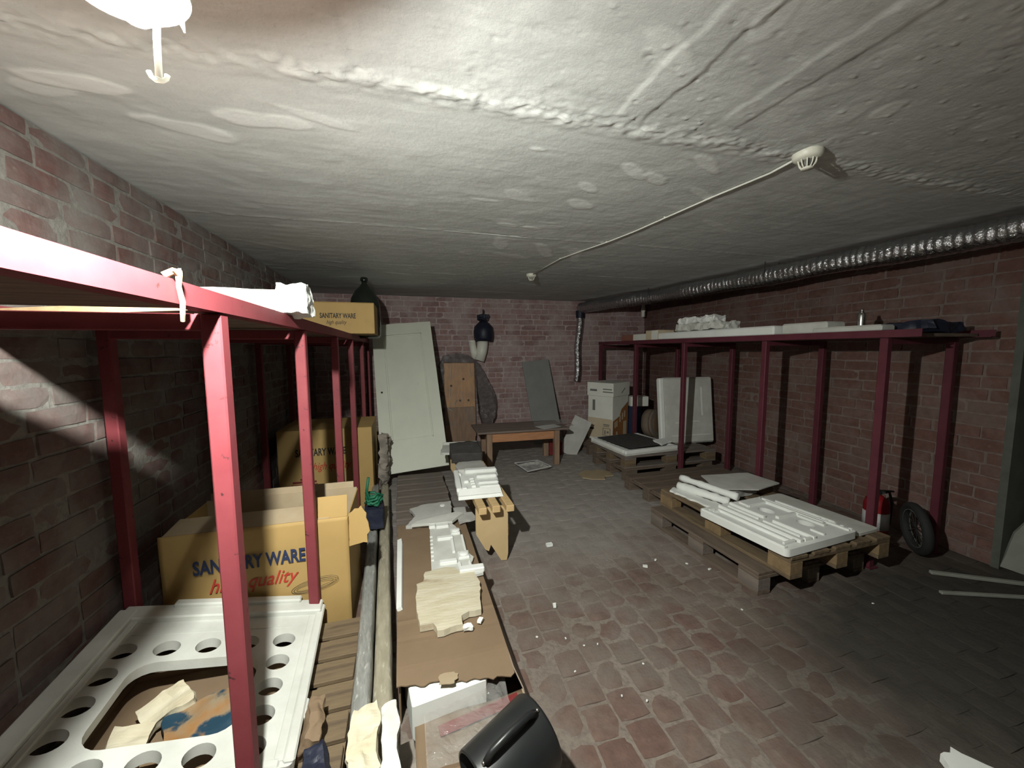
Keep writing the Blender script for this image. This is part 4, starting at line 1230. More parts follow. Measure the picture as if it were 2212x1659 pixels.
bm = BM(); prism(bm, ragged([(-0.12, -0.13), (0.13, -0.15), (0.12, 0.14), (-0.09, 0.13), (-0.13, 0.0)], 0.04, 0.006, 8), 0, 0.03)
tag(obj('grey_foam_slab', bm, 'foamg', None, (0.53, 3.27, 0.451), (R(-3), 0, R(-2))), 'grey dust-covered foam slab behind the white tray on the trestle', 'foam')
bm = crumple((0.29, 0.30, 0.085), 0.012, 7, 2, (12, 12, 5))
tag(smooth(obj('dark_cushion', bm, 'fabric', None, (0.54, 3.60, 0.512), (R(8), 0, R(-3)))), 'dark fabric cushion in the middle of the trestle', 'cushion')
def far_tray():
    t = thing('holed_foam_sheet', 'thin grey-white foam sheet with oval cutouts at the far end of the trestle', 'foam', (0.55, 3.92, 0.453), rz=R(-6))
    me = plate('s', ragged([(-0.22, -0.17), (-0.05, -0.2), (0.17, -0.19), (0.12, -0.1), (0.19, -0.03), (0.17, 0.17), (-0.2, 0.15)], 0.04, 0.006, 4),
               [circ(-0.07, -0.08, 0.055, 0.035, 16), circ(-0.08, 0.06, 0.055, 0.035, 16), circ(0.08, 0.06, 0.05, 0.03, 16)], 0.022)
    obj('sheet', me, 'foamd', t, (0, 0, 0.012))
    obj('lip', boxm(-0.2, 0.17, 0.13, 0.15, 0.0, 0.05, 0.006), 'foamd', t)
far_tray()
# ---- weathered slatted platform in front of the leaning door
pallet('wooden_pallet', 'grey weathered pallet in front of the leaning door', 0.125, 3.64, 0.0, R(0.5), L=0.47, Wd=1.12, mat='palletg', blk='palletg', top=(7, 0.14), seed=9)

# ---- leaning panel door
def door():
    H, W, th = 1.92, 0.735, 0.04
    base = Vector((0.085, 4.30, 0.150)); topp = Vector((-0.03, 5.20, 1.815))
    t = thing('panel_door', 'pale green-white panelled door leaning behind the trestle', 'door', base)
    z = (topp - base).normalized(); x = Vector((1, -0.07, 0.0)); x = (x - z * x.dot(z)).normalized(); y = z.cross(x)
    t.rotation_euler = Matrix((x, y, z)).transposed().to_euler()
    me = plate('d', [(-W / 2, 0), (W / 2, 0), (W / 2, H), (-W / 2, H)], [[(-W / 2 + 0.13, 0.36), (W / 2 - 0.13, 0.36), (W / 2 - 0.13, H - 0.16), (-W / 2 + 0.13, H - 0.16)]], th)
    me.transform(Matrix.Rotation(R(90), 4, 'X'))
    obj('frame', me, 'door', t)
    obj('panel', boxm(-W / 2 + 0.12, W / 2 - 0.12, 0.004, 0.014, 0.35, H - 0.15), 'door', t)
    bm = BM()
    for a in ((-W / 2 + 0.13, -W / 2 + 0.15, 0.36, H - 0.16), (W / 2 - 0.15, W / 2 - 0.13, 0.36, H - 0.16), (-W / 2 + 0.13, W / 2 - 0.13, 0.36, 0.38), (-W / 2 + 0.13, W / 2 - 0.13, H - 0.18, H - 0.16)):
        bx(bm, a[0], a[1], -0.010, 0.006, a[2], a[3], 0.004)
    obj('moulding', bm, 'door', t)
    bm = BM(); lathe(bm, [(0.012, 0.0), (0.012, 0.004)], 14, Matrix.Rotation(R(90), 4, 'X')); obj('lock_hole', bm, 'inkblack', t, (-W / 2 + 0.065, -0.0195, 0.98))
door()

# ---- back wall: wrapped plywood, pipes with bag, grey board, table
def wrapped():
    t = thing('wrapped_plywood', 'plywood sheet with drilled holes wrapped in plastic by the back wall', 'wrapped board', (0.80, 5.78, 0.0), rot=(R(-4), 0, 0))
    b = obj('plywood', boxm(-0.235, 0.235, -0.02, 0.0, 0.15, 1.30, 0.003), 'plywood', t)
    bm = BM()
    for (x, z) in ((0.06, 1.05), (0.0, 0.72), (0.13, 0.72), (-0.13, 0.95)):
        lathe(bm, [(0.018, 0), (0.018, 0.003)], 12, Matrix.Translation((x, -0.021, z)) @ Matrix.Rotation(R(90), 4, 'X'))
    obj('drilled_hole', bm, 'inkblack', b)
    obj('lower_crate', boxm(-0.24, 0.22, -0.05, 0.10, 0.0, 0.62, 0.006), 'tableleg', t)
    # dark bag over the top and down the right side
    prof = [(-0.27, 0.55), (-0.31, 0.9), (-0.30, 1.25), (-0.24, 1.41), (-0.05, 1.45), (0.14, 1.42), (0.31, 1.28), (0.43, 1.05), (0.52, 0.86), (0.56, 0.70), (0.54, 0.45), (0.45, 0.28), (0.40, 0.12), (0.36, 0.30), (0.30, 0.5), (0.27, 1.0), (0.25, 1.30), (-0.24, 1.31), (-0.25, 0.6)]
    bm = BM(); prism(bm, ragged(prof, 0.05, 0.008, 3), -0.07, 0.09, Matrix.Rotation(R(90), 4, 'X') @ Matrix.Diagonal((1, 1, -1, 1)))
    bmesh.ops.subdivide_edges(bm, edges=bm.edges[:], cuts=1)
    obj('dark_bag', bm, 'filmdark', t)
    me = heightfield(-0.26, 0.26, 0.35, 1.36, 0.02, lambda X, Y: 0.05 + 0.05 * (fbm(X * 6, Y * 6, 3, 19) - 0.4))
    me.transform(Matrix(((1, 0, 0, 0), (0, 0, -1, 0), (0, 1, 0, 0), (0, 0, 0, 1))))
    obj('clear_wrap', me, 'filmwrap', t)
    for k, pts in enumerate(([(-0.12, 1.27), (-0.14, 1.12), (-0.125, 1.0)], [(-0.15, 0.92), (-0.165, 0.8), (-0.13, 0.74)], [(0.03, 0.86), (0.01, 0.8), (0.035, 0.74)],
                             [(-0.22, 0.66), (-0.18, 0.60), (-0.13, 0.57)], [(0.15, 1.2), (0.17, 1.08)], [(-0.05, 0.75), (-0.10, 0.68), (-0.07, 0.63)])):
        bm = BM(); tube(bm, [(x, -0.086, z) for x, z in pts], 0.004, 6); obj('fold_glint', bm, 'filmpale', t)  # pale crease tubes, coloured to read as glints on the film
wrapped()
def pipes():
    t = thing('drain_pipes', 'pair of short white drain pipes on the back wall', 'pipe', (1.10, 5.93, 1.35))
    bm = BM(); tube(bm, [(-0.03, -0.01, 0.0), (-0.06, -0.01, 0.12), (-0.085, -0.01, 0.29)], 0.055, 20); smooth(obj('short_pipe', bm, 'pvc', t))
    bm = BM(); tube(bm, [(0.02, -0.03, -0.02), (0.07, -0.03, 0.14), (0.09, -0.03, 0.33)], 0.085, 24); smooth(obj('wide_pipe', bm, 'pvc', t))
    bm = BM(); lathe(bm, [(0.055, 0), (0.061, 0.004), (0.061, 0.03), (0.055, 0.034)], 20, Matrix.Translation((-0.085, -0.01, 0.262))); smooth(obj('collar', bm, 'pvc', t))
    b = thing('tied_bag', 'dark navy bag tied over the wide drain pipe', 'bag', (1.195, 5.88, 1.63))
    bm = BM(); lathe(bm, [(0.10, 0.02), (0.135, 0.0), (0.15, 0.05), (0.158, 0.14), (0.14, 0.22), (0.085, 0.28), (0.045, 0.315)], 26)
    for v in bm.verts:
        n_ = mnoise.noise_vector(v.co * 9); v.co += n_ * 0.012
    smooth(obj('body', bm, 'navy', b))
    bm = crumple((0.17, 0.08, 0.09), 0.022, 14, 4, (8, 6, 6)); obj('knot', bm, 'navy', b, (-0.01, 0, 0.37))
    bm = BM(); tube(bm, [(-0.01, 0, 0.40), (0.0, 0.0, 0.45), (-0.005, 0, 0.49)], 0.012, 7); obj('tail', bm, 'navy', b)
pipes()
t = obj('grey_board', boxm(-0.232, 0.232, -0.02, 0.0, 0, 1.36, 0.002), 'greyboard', None, (2.20, 5.62, 0.0), (R(-14.5), R(-5.5), 0))
tag(t, 'plain dark grey board leaning against the back wall', 'board')

def table():
    t = thing('low_table', 'low wooden table with orange-brown apron by the back wall', 'table', (1.43, 4.75, 0.0), rz=R(-1.5))
    for i in range(4):
        obj('top_board', boxm(-0.60, 0.60, -0.005, 0.133, 0, 0.025, 0.003), 'tabletop', t, (0, -0.27 + i * 0.138, 0.465))
    for sx in (-0.445, 0.445):
        for sy in (-0.21, 0.21):
            obj('leg', boxm(sx - 0.035, sx + 0.035, sy - 0.035, sy + 0.035, 0, 0.464, 0.004), 'tableleg', t)
    obj('apron', boxm(-0.409, 0.409, -0.225, -0.2, 0.345, 0.464, 0.003), 'tablewood', t)
    obj('apron', boxm(-0.409, 0.409, 0.2, 0.225, 0.345, 0.464, 0.003), 'tablewood', t)
    for sx in (-1, 1):
        obj('apron', boxm(sx * 0.445 - 0.012, sx * 0.445 + 0.012, -0.174, 0.174, 0.345, 0.464, 0.003), 'tablewood', t)
table()
bm = BM(); prism(bm, [(-0.13, -0.11), (0.17, -0.06), (0.15, 0.10), (-0.16, 0.05)], 0, 0.003)
tag(obj('paper_sheet', bm, 'paper', None, (1.77, 4.58, 0.494), (R(2), R(1), R(12))), 'white paper sheet overhanging the front edge of the low table', 'paper')
bm = BM(); prism(bm, ragged([(-0.28, -0.08), (0.25, -0.12), (0.30, 0.12), (-0.2, 0.13)], 0.06, 0.008, 3), 0, 0.004)
tag(obj('plastic_sheet', bm, 'film', None, (1.88, 4.75, 0.505), (R(2), R(-2), R(5))), 'clear plastic sheet lying on the right end of the low table', 'plastic sheet')
bm = boxm(-0.13, 0.13, -0.008, 0.008, 0, 0.56, 0.002)
tag(obj('white_sheet_board', bm, 'foamg', None, (2.20, 4.93, 0.0), (R(-8), R(24), R(-30))), 'white panel leaning between the low table and the tall carton', 'panel')
bm = crumple((0.2, 0.14, 0.18), 0.012, 8, 3, (6, 6, 6))
tag(obj('red_packet', bm, 'inkdark', None, (2.02, 4.98, 0.10)), 'dark red packet on the floor behind the low table', 'packet')

# ================================================================== far right corner: cartons
def tall_carton():
    t = thing('tall_white_carton', 'tall white carton with an orange-brown printed side in the far right corner', 'carton', (2.965, 5.13, 0.145), rz=R(-61))
    a, b, h = 0.21, 0.225, 0.86      # half widths: left face runs along local x, right face along local y
    obj('body', boxm(-a, a, -b, b, 0, h - 0.2, 0.004), 'carton', t)
    obj('lid_band', boxm(-a - 0.012, a + 0.012, -b - 0.012, b + 0.012, h - 0.20, h, 0.004), 'carton', t)
    bm = BM()
    for i, w_ in enumerate((0.15, 0.17)): bx(bm, 0.05, 0.05 + w_, -b - 0.0135, -b - 0.0125, h - 0.10 - i * 0.04, h - 0.085 - i * 0.04)
    bx(bm, -a + 0.04, -a + 0.16, -b - 0.0135, -b - 0.0125, h - 0.13, h - 0.10)
    obj('lid_print', bm, 'inkgrey', t)
    bm = BM()
    for (x0, x1, z0, z1) in ((0.06, 0.16, 0.235, 0.25), (0.06, 0.16, 0.215, 0.225), (0.05, 0.18, 0.185, 0.193), (0.05, 0.06, 0.08, 0.185), (0.17, 0.18, 0.08, 0.185), (0.05, 0.18, 0.08, 0.088), (0.08, 0.10, 0.10, 0.16), (0.12, 0.15, 0.12, 0.15)):
        bx(bm, x0, x1, -b - 0.0015, -b - 0.0005, z0, z1)
    obj('handling_mark', bm, 'inkgrey', t)
    obj('hand_hole', boxm(-0.13, -0.085, -b - 0.0015, -b - 0.0005, 0.44, 0.60), 'inkgrey', t)
    obj('slot', boxm(-0.21, -0.10, -b - 0.0015, -b - 0.0005, 0.15, 0.175), 'inkblack', t)
    obj('tan_band', boxm(-a + 0.01, a - 0.005, -b - 0.0012, -b - 0.0003, 0.03, 0.33), 'cartonb', t)
    # printed side with a stepped outline and pale window shapes
    pts = [(-b + 0.01, 0.02), (b - 0.01, 0.02), (b - 0.01, 0.56), (b - 0.08, 0.52), (b - 0.2, 0.46), (b - 0.25, 0.36), (-b + 0.01, 0.30)]
    bm = BM(); prism(bm, pts, 0, 0.0012, Matrix.Translation((a + 0.0004, 0, 0)) @ Matrix.Rotation(R(90), 4, 'Z') @ Matrix.Rotation(R(90), 4, 'X'))
    p = obj('printed_picture', bm, 'orange', t)
    bm = BM()
    for (y, z, wy, hz) in ((-0.01, 0.27, 0.035, 0.1), (0.055, 0.30, 0.035, 0.1), (0.12, 0.33, 0.035, 0.1), (-0.15, 0.2, 0.03, 0.09), (-0.10, 0.21, 0.03, 0.09), (-0.1, 0.03, 0.04, 0.11), (0.13, 0.03, 0.09, 0.24)):
        obj('picture_window', boxm(a + 0.0016, a + 0.0026, y - wy / 2, y + wy / 2, z, z + hz), 'cartonb', p)
    bm = BM(); box(bm, (a + 0.0132, 0.05, 0.74), (0.001, 0.12, 0.015), (R(35), 0, 0)); obj('side_print', bm, 'inkgrey', t)
tall_carton()
t = carton('flat_box', 'blue-sided box standing behind the tall white carton', 3.33, 3.47, 5.00, 5.22, 0.145, 0.62, 'blue', rz=R(-8), cat='box')
t = carton('small_white_box', 'small white box resting on the blue-sided box', 3.32, 3.60, 5.02, 5.20, 0.622, 0.77, 'carton', rz=R(-12), cat='box')
# round brown drum on edge
t = thing('round_drum', 'round brown drum standing on edge between the blue box and the foam panel', 'drum', (3.64, 4.97, 0.145 + 0.215), rot=(R(84), 0, R(25)))
bm = BM(); lathe(bm, [(0.18, -0.08), (0.208, -0.07), (0.213, 0.0), (0.208, 0.07), (0.18, 0.08)], 36); smooth(obj('body', bm, 'cardgrey', t))
bm = BM(); lathe(bm, [(0.13, 0.078), (0.12, 0.086), (0.02, 0.086)], 30); smooth(obj('face', bm, 'cardb', t))
for z in (-0.05, 0.05):
    bm = BM(); lathe(bm, [(0.209, z - 0.01), (0.216, z - 0.007), (0.216, z + 0.007), (0.209, z + 0.01)], 36, cap=False); obj('hoop', bm, 'palletd', t)
# ================================================================== right: pallets with foam
pallet('wooden_pallet', 'lower pallet of the far right stack, beneath the foam tray', 2.96, 4.07, 0.0, R(1), Wd=0.78, mat='palletd', blk='palletd', seed=11)
pallet('wooden_pallet', 'upper pallet of the far right stack, carrying foam tray and panel', 2.98, 4.06, 0.1445, R(-0.5), L=1.24, Wd=0.76, mat='palletg', blk='pallet', seed=12)
pallet('wooden_pallet', 'low dark pallet in the corner under the tall white carton', 3.15, 5.12, 0.0, R(0.3), L=1.35, Wd=0.68, mat='palletd', blk='palletd', seed=13)
pallet('wooden_pallet', 'dark empty pallet between the two right-hand stacks', 2.86, 3.17, 0.0, R(0.8), Wd=0.74, mat='palletd', blk='palletd', seed=14)
pallet('wooden_pallet', 'bottom dark pallet of the front right stack', 2.475, 2.215, 0.0, R(91), L=1.02, Wd=0.93, mat='palletd', blk='palletg', seed=15)
pallet('wooden_pallet', 'top pallet of the front right stack under the moulded foam', 2.55, 2.175, 0.1445, R(91), L=1.15, Wd=0.86, mat='pallet', blk='block', seed=16)

def white_tray():
    t = thing('white_foam_tray', 'shallow white foam tray holding a dark sheet on the far right stack', 'foam tray', (2.71, 4.085, 0.288), rz=R(4))
    W, L = 0.74, 0.74
    obj('base', boxm(-W / 2, W / 2, -L / 2, L / 2, 0, 0.02, 0.003), 'foamd', t)
    for a in ((-W / 2, W / 2, -L / 2, -L / 2 + 0.05), (-W / 2, W / 2, L / 2 - 0.04, L / 2), (-W / 2, -W / 2 + 0.06, -L / 2 + 0.05, L / 2 - 0.04), (W / 2 - 0.05, W / 2, -L / 2 + 0.05, L / 2 - 0.04)):
        obj('rim', boxm(*a, 0.02, 0.062, 0.006), 'foam', t)
    bm = BM()
    for k in range(7): bx(bm, -W / 2 + 0.055, -W / 2 + 0.10, -L / 2 + 0.08 + k * 0.09, -L / 2 + 0.13 + k * 0.09, 0.02, 0.05, 0.004)
    obj('rim_teeth', bm, 'foam', t)
    s = obj('dark_sheet', boxm(-0.285, 0.30, -0.30, 0.33, 0.0, 0.008, 0.001), 'fabric', None, (2.71, 4.09, 0.352), (R(-0.5), 0, R(8)))
    tag(s, 'dark brown sheet lying in the white foam tray', 'sheet')
white_tray()
pts = ragged([(-0.10, -0.06), (0.09, -0.08), (0.13, 0.03), (-0.02, 0.10)], 0.03, 0.008, 5)
bm = BM(); prism(bm, pts, 0, 0.02)
tag(obj('foam_scrap', bm, 'foam', None, (2.97, 3.87, 0.364), (0.05, -0.08, 0.4)), 'white foam scrap on the corner of the white tray', 'foam')
def foam_panel():
    t = thing('standing_foam_panel', 'thick dusty white foam panel standing upright on the far right stack', 'foam panel', (3.50, 3.99, 0.288), rot=(R(-7), 0, R(-4)))
    me = heightfield(-0.345, 0.345, 0, 0.83, 0.02, lambda X, Y: 0.004 * fbm(X * 6, Y * 6, 3, 3))
    bm = boxm(-0.36, 0.36, -0.0, 0.07, 0, 0.85, 0.02)
    smooth(obj('slab', bm, 'foamd', t), False)
    bm = boxm(-0.415, -0.345, -0.012, 0.065, 0, 0.845, 0.014); obj('edge_rib', bm, 'foam', t)
    bm = BM()
    for (x0, x1, z0, z1) in ((-0.2, -0.08, 0.26, 0.275), (0.02, 0.14, 0.27, 0.285)): bx(bm, x0, x1, -0.006, 0.004, z0, z1, 0.003)
    bx(bm, -0.26, 0.30, -0.005, 0.003, 0.10, 0.11); bx(bm, 0.18, 0.2, -0.005, 0.003, 0.35, 0.72)
    obj('moulded_mark', bm, 'foam', t)
foam_panel()

def moulded_panel():
    """ribbed foam panel with two oval holes on the front right stack"""
    t = thing('ribbed_foam_panel', 'ribbed white foam panel with two oval holes on the front right stack', 'foam panel', (2.385, 1.925, 0.2895), rot=(R(-1.0), R(-0.5), R(4)))
    W, L = 0.64, 0.64
    me = plate('rp', rrect(-W / 2, W / 2, -L / 2, L / 2, 0.03), [circ(0.10, 0.115, 0.040, 0.055, 20), circ(0.14, -0.125, 0.040, 0.055, 20)], 0.045)
    obj('sheet', me, 'foam', t, (0, 0, 0.0235))
    z0, z1 = 0.042, 0.058
    ribs = []
    def rib(x0, x1, y0, y1, h=z1):
        ribs.append((x0, x1, y0, y1, h))
    rib(-0.315, -0.29, -0.30, 0.30); rib(-0.225, -0.20, -0.26, 0.24, 0.064); rib(-0.165, -0.135, -0.29, 0.29, 0.066)
    rib(-0.095, -0.085, -0.24, 0.0); rib(-0.095, -0.085, 0.03, 0.27); rib(-0.045, -0.02, -0.29, -0.03, 0.064); rib(-0.045, -0.02, 0.03, 0.30, 0.064)
    rib(0.04, 0.05, 0.20, 0.29); rib(0.215, 0.235, -0.18, 0.22, 0.066); rib(0.03, 0.23, 0.205, 0.225, 0.062); rib(0.04, 0.22, -0.015, 0.01, 0.062)
    rib(0.195, 0.225, -0.20, -0.03, 0.06); rib(0.265, 0.28, -0.30, 0.28); rib(0.30, 0.315, -0.20, 0.20, 0.062)
    for k in range(5): rib(0.265, 0.31, 0.29 - 0.0, 0.305); rib(0.29, 0.312, -0.30 + k * 0.045, -0.28 + k * 0.045)
    rib(-0.28, -0.23, 0.22, 0.235); rib(-0.28, -0.23, 0.255, 0.27); rib(-0.28, -0.18, -0.275, -0.26, 0.064); rib(-0.12, -0.06, -0.29, -0.275, 0.064); rib(0.06, 0.08, -0.28, -0.20)
    for r in ribs:
        bm = boxm(r[0], r[1], r[2], r[3], z0, r[4], 0.003)
        obj('rib', bm, 'foam', t)
moulded_panel()
bm = BM(); prism(bm, rrect(-0.115, 0.115, -0.33, 0.33, 0.03), 0, 0.018)
tag(obj('foam_sheet', bm, 'foamd', None, (2.855, 1.99, 0.2895), (R(0), R(-0.3), R(4))), 'plain narrow foam sheet along the right edge of the ribbed panel', 'foam')
bm = BM(); prism(bm, ragged([(-0.30, -0.12), (0.0, -0.22), (0.26, -0.16), (0.20, 0.10), (-0.22, 0.16)], 0.08, 0.004, 5), 0, 0.010)
tag(obj('grey_sheet', bm, 'foamg', None, (2.68, 2.50, 0.385), (R(2), R(-2), R(-4))), 'thin grey sheet propped on foam rubble behind the ribbed panel', 'sheet')
bm = crumple((0.30, 0.16, 0.055), 0.012, 9, 7, (10, 8, 5))
tag(obj('foam_rubble', bm, 'foamg', None, (2.62, 2.46, 0.325), (0, 0, 0.2)), 'grey foam rubble lump holding up the thin grey sheet', 'foam')
def profile_strip(label, a, b, r, seed, mat='foam', z=0.30):
    a, b = Vector(a), Vector(b); d = b - a
    bm = BM(); rnd = random.Random(seed); n = 16
    pts = [a + d * (i / n) + Vector((rnd.uniform(-1, 1), rnd.uniform(-1, 1), 0)) * r * 0.12 for i in range(n + 1)]
    tube(bm, [p - a for p in pts], r, 9, rfun=lambda i: r * (0.85 + 0.3 * rnd.random()))
    o = obj('foam_profile', bm, mat, None, a); return tag(smooth(o), label, 'foam')
profile_strip('upper rounded white foam profile at the left of the front right stack', (2.30, 2.72, 0.372), (2.42, 2.24, 0.366), 0.028, 3)
profile_strip('middle chewed white foam profile under the rounded one', (2.225, 2.66, 0.332), (2.36, 2.26, 0.326), 0.034, 4)
bm = BM(); prism(bm, ragged([(-0.05, -0.22), (0.06, -0.24), (0.05, 0.23), (-0.04, 0.2)], 0.03, 0.01, 6), 0, 0.016)
tag(obj('foam_offcut', bm, 'foam', None, (2.21, 2.46, 0.2895), (0, 0, R(12))), 'flat white foam slat nearest the aisle on the front right stack', 'foam')

# ================================================================== on the right rack
zr = RZ + 0.0255
t = carton('orange_box', 'rust-orange box at the far end of the right rack', 3.12, 3.36, 4.74, 5.05, zr, 1.70, 'rustcard', cat='box')
t = carton('white_flat_box', 'white box next to the rust-orange one on the right rack', 3.10, 3.34, 4.40, 4.72, zr, 1.70, 'carton', cat='box')
t = carton('tan_box', 'tan box with white end panel on the right rack', 3.06, 3.30, 4.12, 4.37, zr, 1.735, 'cartonb', cat='box')
obj('white_panel', boxm(-0.122, -0.12, -0.125, 0.0, 0.0, 1.73 - zr), 'carton', t)
def bar(label, x, y0, y1, z0, z1, d=0.22, feet=(), mat='foam', rz=0.0):
    t = thing('foam_bar', label, 'foam', (x, (y0 + y1) / 2, z0), rz)
    L = (y1 - y0) / 2
    bm = boxm(-d / 2, d / 2, -L, L, 0.018, z1 - z0, 0.012); obj('bar', bm, mat, t)
    for f in feet:
        obj('foot', boxm(-d / 2 + 0.01, d / 2 - 0.01, f - 0.045, f + 0.045, 0.0, 0.019, 0.003), mat, t)
    return t
bar('long white foam bar with feet in the middle of the right rack', 3.12, 2.52, 4.05, zr, 1.69, 0.22, (-0.65, -0.2, 0.35))
t = bar('translucent grey foam block past the long foam bar', 3.17, 2.14, 2.50, zr + 0.002, 1.70, 0.2, (-0.1, 0.12), 'foamd')
bar('rounded white foam block at the near end of the right rack', 3.13, 1.79, 2.24, zr, 1.655, 0.14, (-0.15, 0.15), 'foamd')
t = thing('crumpled_foam_heap', 'heap of crumpled white foam on the long bar of the right rack', 'foam', (3.14, 3.42, 1.69))
bm = crumple((0.24, 0.66, 0.07), 0.022, 13, 3, (20, 20, 20)); obj('lower_layer', bm, 'foamd', t, (0.0, 0.0, 0.045))
bm = crumple((0.20, 0.50, 0.07), 0.028, 12, 8, (20, 20, 20)); obj('upper_layer', bm, 'foam', t, (0.01, 0.08, 0.115))
t = thing('silver_can', 'slim silver spray can on the right rack', 'can', (3.32, 2.07, zr))
bm = BM(); lathe(bm, [(0.026, 0), (0.028, 0.004), (0.028, 0.15), (0.024, 0.165), (0.012, 0.175)], 20); smooth(obj('body', bm, 'can', t))
bm = BM(); lathe(bm, [(0.011, 0.174), (0.011, 0.195), (0.006, 0.2)], 14); smooth(obj('cap', bm, 'can', t))
bm = crumple((0.30, 0.34, 0.06), 0.03, 8, 5, (10, 10, 5))
tag(obj('dark_rag', bm, 'navy', None, (3.42, 1.80, zr + 0.045)), 'dark crumpled rag at the near end of the right rack', 'rag')

# ================================================================== duct, pipe stub, detectors
def duct():
    t = thing('flexible_duct', 'silver flexible foil duct running under the ceiling on the right', 'duct', (3.0, 5.95, 2.18))
    o0 = Vector((3.0, 5.95, 2.18))
    key = [(2.885, 5.93, 2.19), (3.02, 5.40, 2.195), (3.10, 5.0, 2.195), (3.26, 4.5, 2.195), (3.29, 3.9, 2.19), (3.38, 3.3, 2.195), (3.40, 2.9, 2.19), (3.43, 2.4, 2.195), (3.47, 2.0, 2.195), (3.48, 1.6, 2.19), (3.49, 1.2, 2.195), (3.50, 0.7, 2.19)]
    pts = []
    for i in range(len(key) - 1):
        a, b = Vector(key[i]), Vector(key[i + 1])
        p0 = Vector(key[max(i - 1, 0)]); p3 = Vector(key[min(i + 2, len(key) - 1)])
        n = max(2, int((b - a).length / 0.0075))
        for k in range(n):
            u = k / n
            pts.append(0.5 * ((2 * a) + (-p0 + b) * u + (2 * p0 - 5 * a + 4 * b - p3) * u * u + (-p0 + 3 * a - 3 * b + p3) * u ** 3))
    rr = random.Random(3)
    jit = [rr.uniform(-0.002, 0.002) for _ in pts]
    bm = BM(); tube(bm, [p - o0 for p in pts], 0.07, 26, rfun=lambda i: 0.080 + 0.0065 * abs(math.cos(i * math.pi / 6)) + jit[i] * 0.5 + 0.004 * math.sin(i * 0.05))
    for v in bm.verts: v.co += mnoise.noise_vector(v.co * 11) * 0.004
    smooth(obj('horizontal_run', bm, 'foil', t))
    pts = [Vector((2.87 - 0.03 * (1 - k / 150.0) * 0, 5.95, 0.95 + 1.14 * k / 150.0)) + Vector((0.012 * math.sin(k * 0.06), 0, 0)) for k in range(151)]
    pts = [p + Vector((-0.045 * (1 - (p.z - 0.95) / 1.14), 0, 0)) for p in pts]
    bm = BM(); tube(bm, [p - o0 for p in pts], 0.055, 22, rfun=lambda i: 0.052 + 0.009 * abs(math.cos(i * math.pi / 3)) + 0.002 * math.sin(i * 1.3))
    for v in bm.verts: v.co += mnoise.noise_vector(v.co * 22) * 0.006
    smooth(obj('vertical_drop', bm, 'foil', t))
    bm = BM(); lathe(bm, [(0.06, 2.02), (0.072, 2.025), (0.076, 2.14), (0.068, 2.15)], 24, Matrix.Translation((2.878 - o0.x, 5.95 - o0.y, -o0.z)))
    obj('tape_collar', bm, 'navy', t)
    for y in (1.35, 2.9, 4.6):
        k = min(range(len(key)), key=lambda i: abs(key[i][1] - y)); c = Vector(key[k]) - o0
        bm = BM(); tube(bm, [(c.x - 0.085, c.y, 0.14), (c.x - 0.088, c.y, 0.0), (c.x - 0.06, c.y, -0.075), (c.x, c.y, -0.095), (c.x + 0.06, c.y, -0.075), (c.x + 0.088, c.y, 0.0), (c.x + 0.085, c.y, 0.14)], 0.003, 6)
        obj('hanger_wire', bm, 'rubber', t)
duct()
t = thing('pipe_stub', 'short white pipe stub poking down below the duct at the back wall', 'pipe', (3.93, 5.70, 2.04))
bm = BM(); lathe(bm, [(0.028, 0), (0.03, 0.003), (0.03, 0.28)], 18); smooth(obj('pipe', bm, 'pvc', t))
bm = BM(); lathe(bm, [(0.034, 0.09), (0.036, 0.095), (0.036, 0.14), (0.034, 0.145)], 18); smooth(obj('collar', bm, 'pvc', t))

def detector(label, x, y, ang=0.0):
    t = thing('smoke_detector', label, 'smoke detector', (x, y, CEIL + 0.002))
    bm = BM(); lathe(bm, [(0.001, 0.0), (0.054, 0.0), (0.056, -0.008), (0.054, -0.026), (0.044, -0.036), (0.001, -0.037)], 32); smooth(obj('base', bm, 'ivory', t))
    bm = BM(); lathe(bm, [(0.020, -0.036), (0.013, -0.062), (0.001, -0.063)], 20); smooth(obj('sensor', bm, 'inkgrey', t))
    for i in range(10):
        a = 2 * math.pi * i / 10 + ang
        bm = BM(); tube(bm, [(0.034 * math.cos(a), 0.034 * math.sin(a), -0.034), (0.028 * math.cos(a), 0.028 * math.sin(a), -0.055), (0.019 * math.cos(a), 0.019 * math.sin(a), -0.068)], 0.0026, 6)
        obj('cage_bar', bm, 'ivory', t)
    bm = BM(); lathe(bm, [(0.001, -0.066), (0.022, -0.066), (0.022, -0.072), (0.001, -0.072)], 20); smooth(obj('cap', bm, 'ivory', t))
detector('ivory smoke detector nearest the viewer, casting a dark shadow on the ceiling', 1.655, 1.275)
detector('small-looking ivory smoke detector at the far end of the white cable', 1.36, 4.03, 0.3)
key = [(1.64, 1.33, 2.306), (1.66, 1.45, 2.310), (1.62, 1.75, 2.312), (1.585, 2.1, 2.311), (1.56, 2.4, 2.312), (1.50, 2.66, 2.306), (1.44, 2.95, 2.311), (1.37, 3.25, 2.31), (1.365, 3.55, 2.312), (1.36, 3.97, 2.309)]
bm = BM(); tube(bm, [Vector(k) - Vector(key[0]) for k in key], 0.0048, 8)
cb = thing('ceiling_cable', 'white cable strung along the ceiling between the two smoke detectors', 'cable', key[0])
smooth(obj('wire', bm, 'cable', cb))
for k in (3, 5, 7):
    obj('clip', box(BM(), Vector(key[k]) - Vector(key[0]) + Vector((0, 0, 0.003)), (0.014, 0.008, 0.012), bev=0.002), 'ivory', cb)

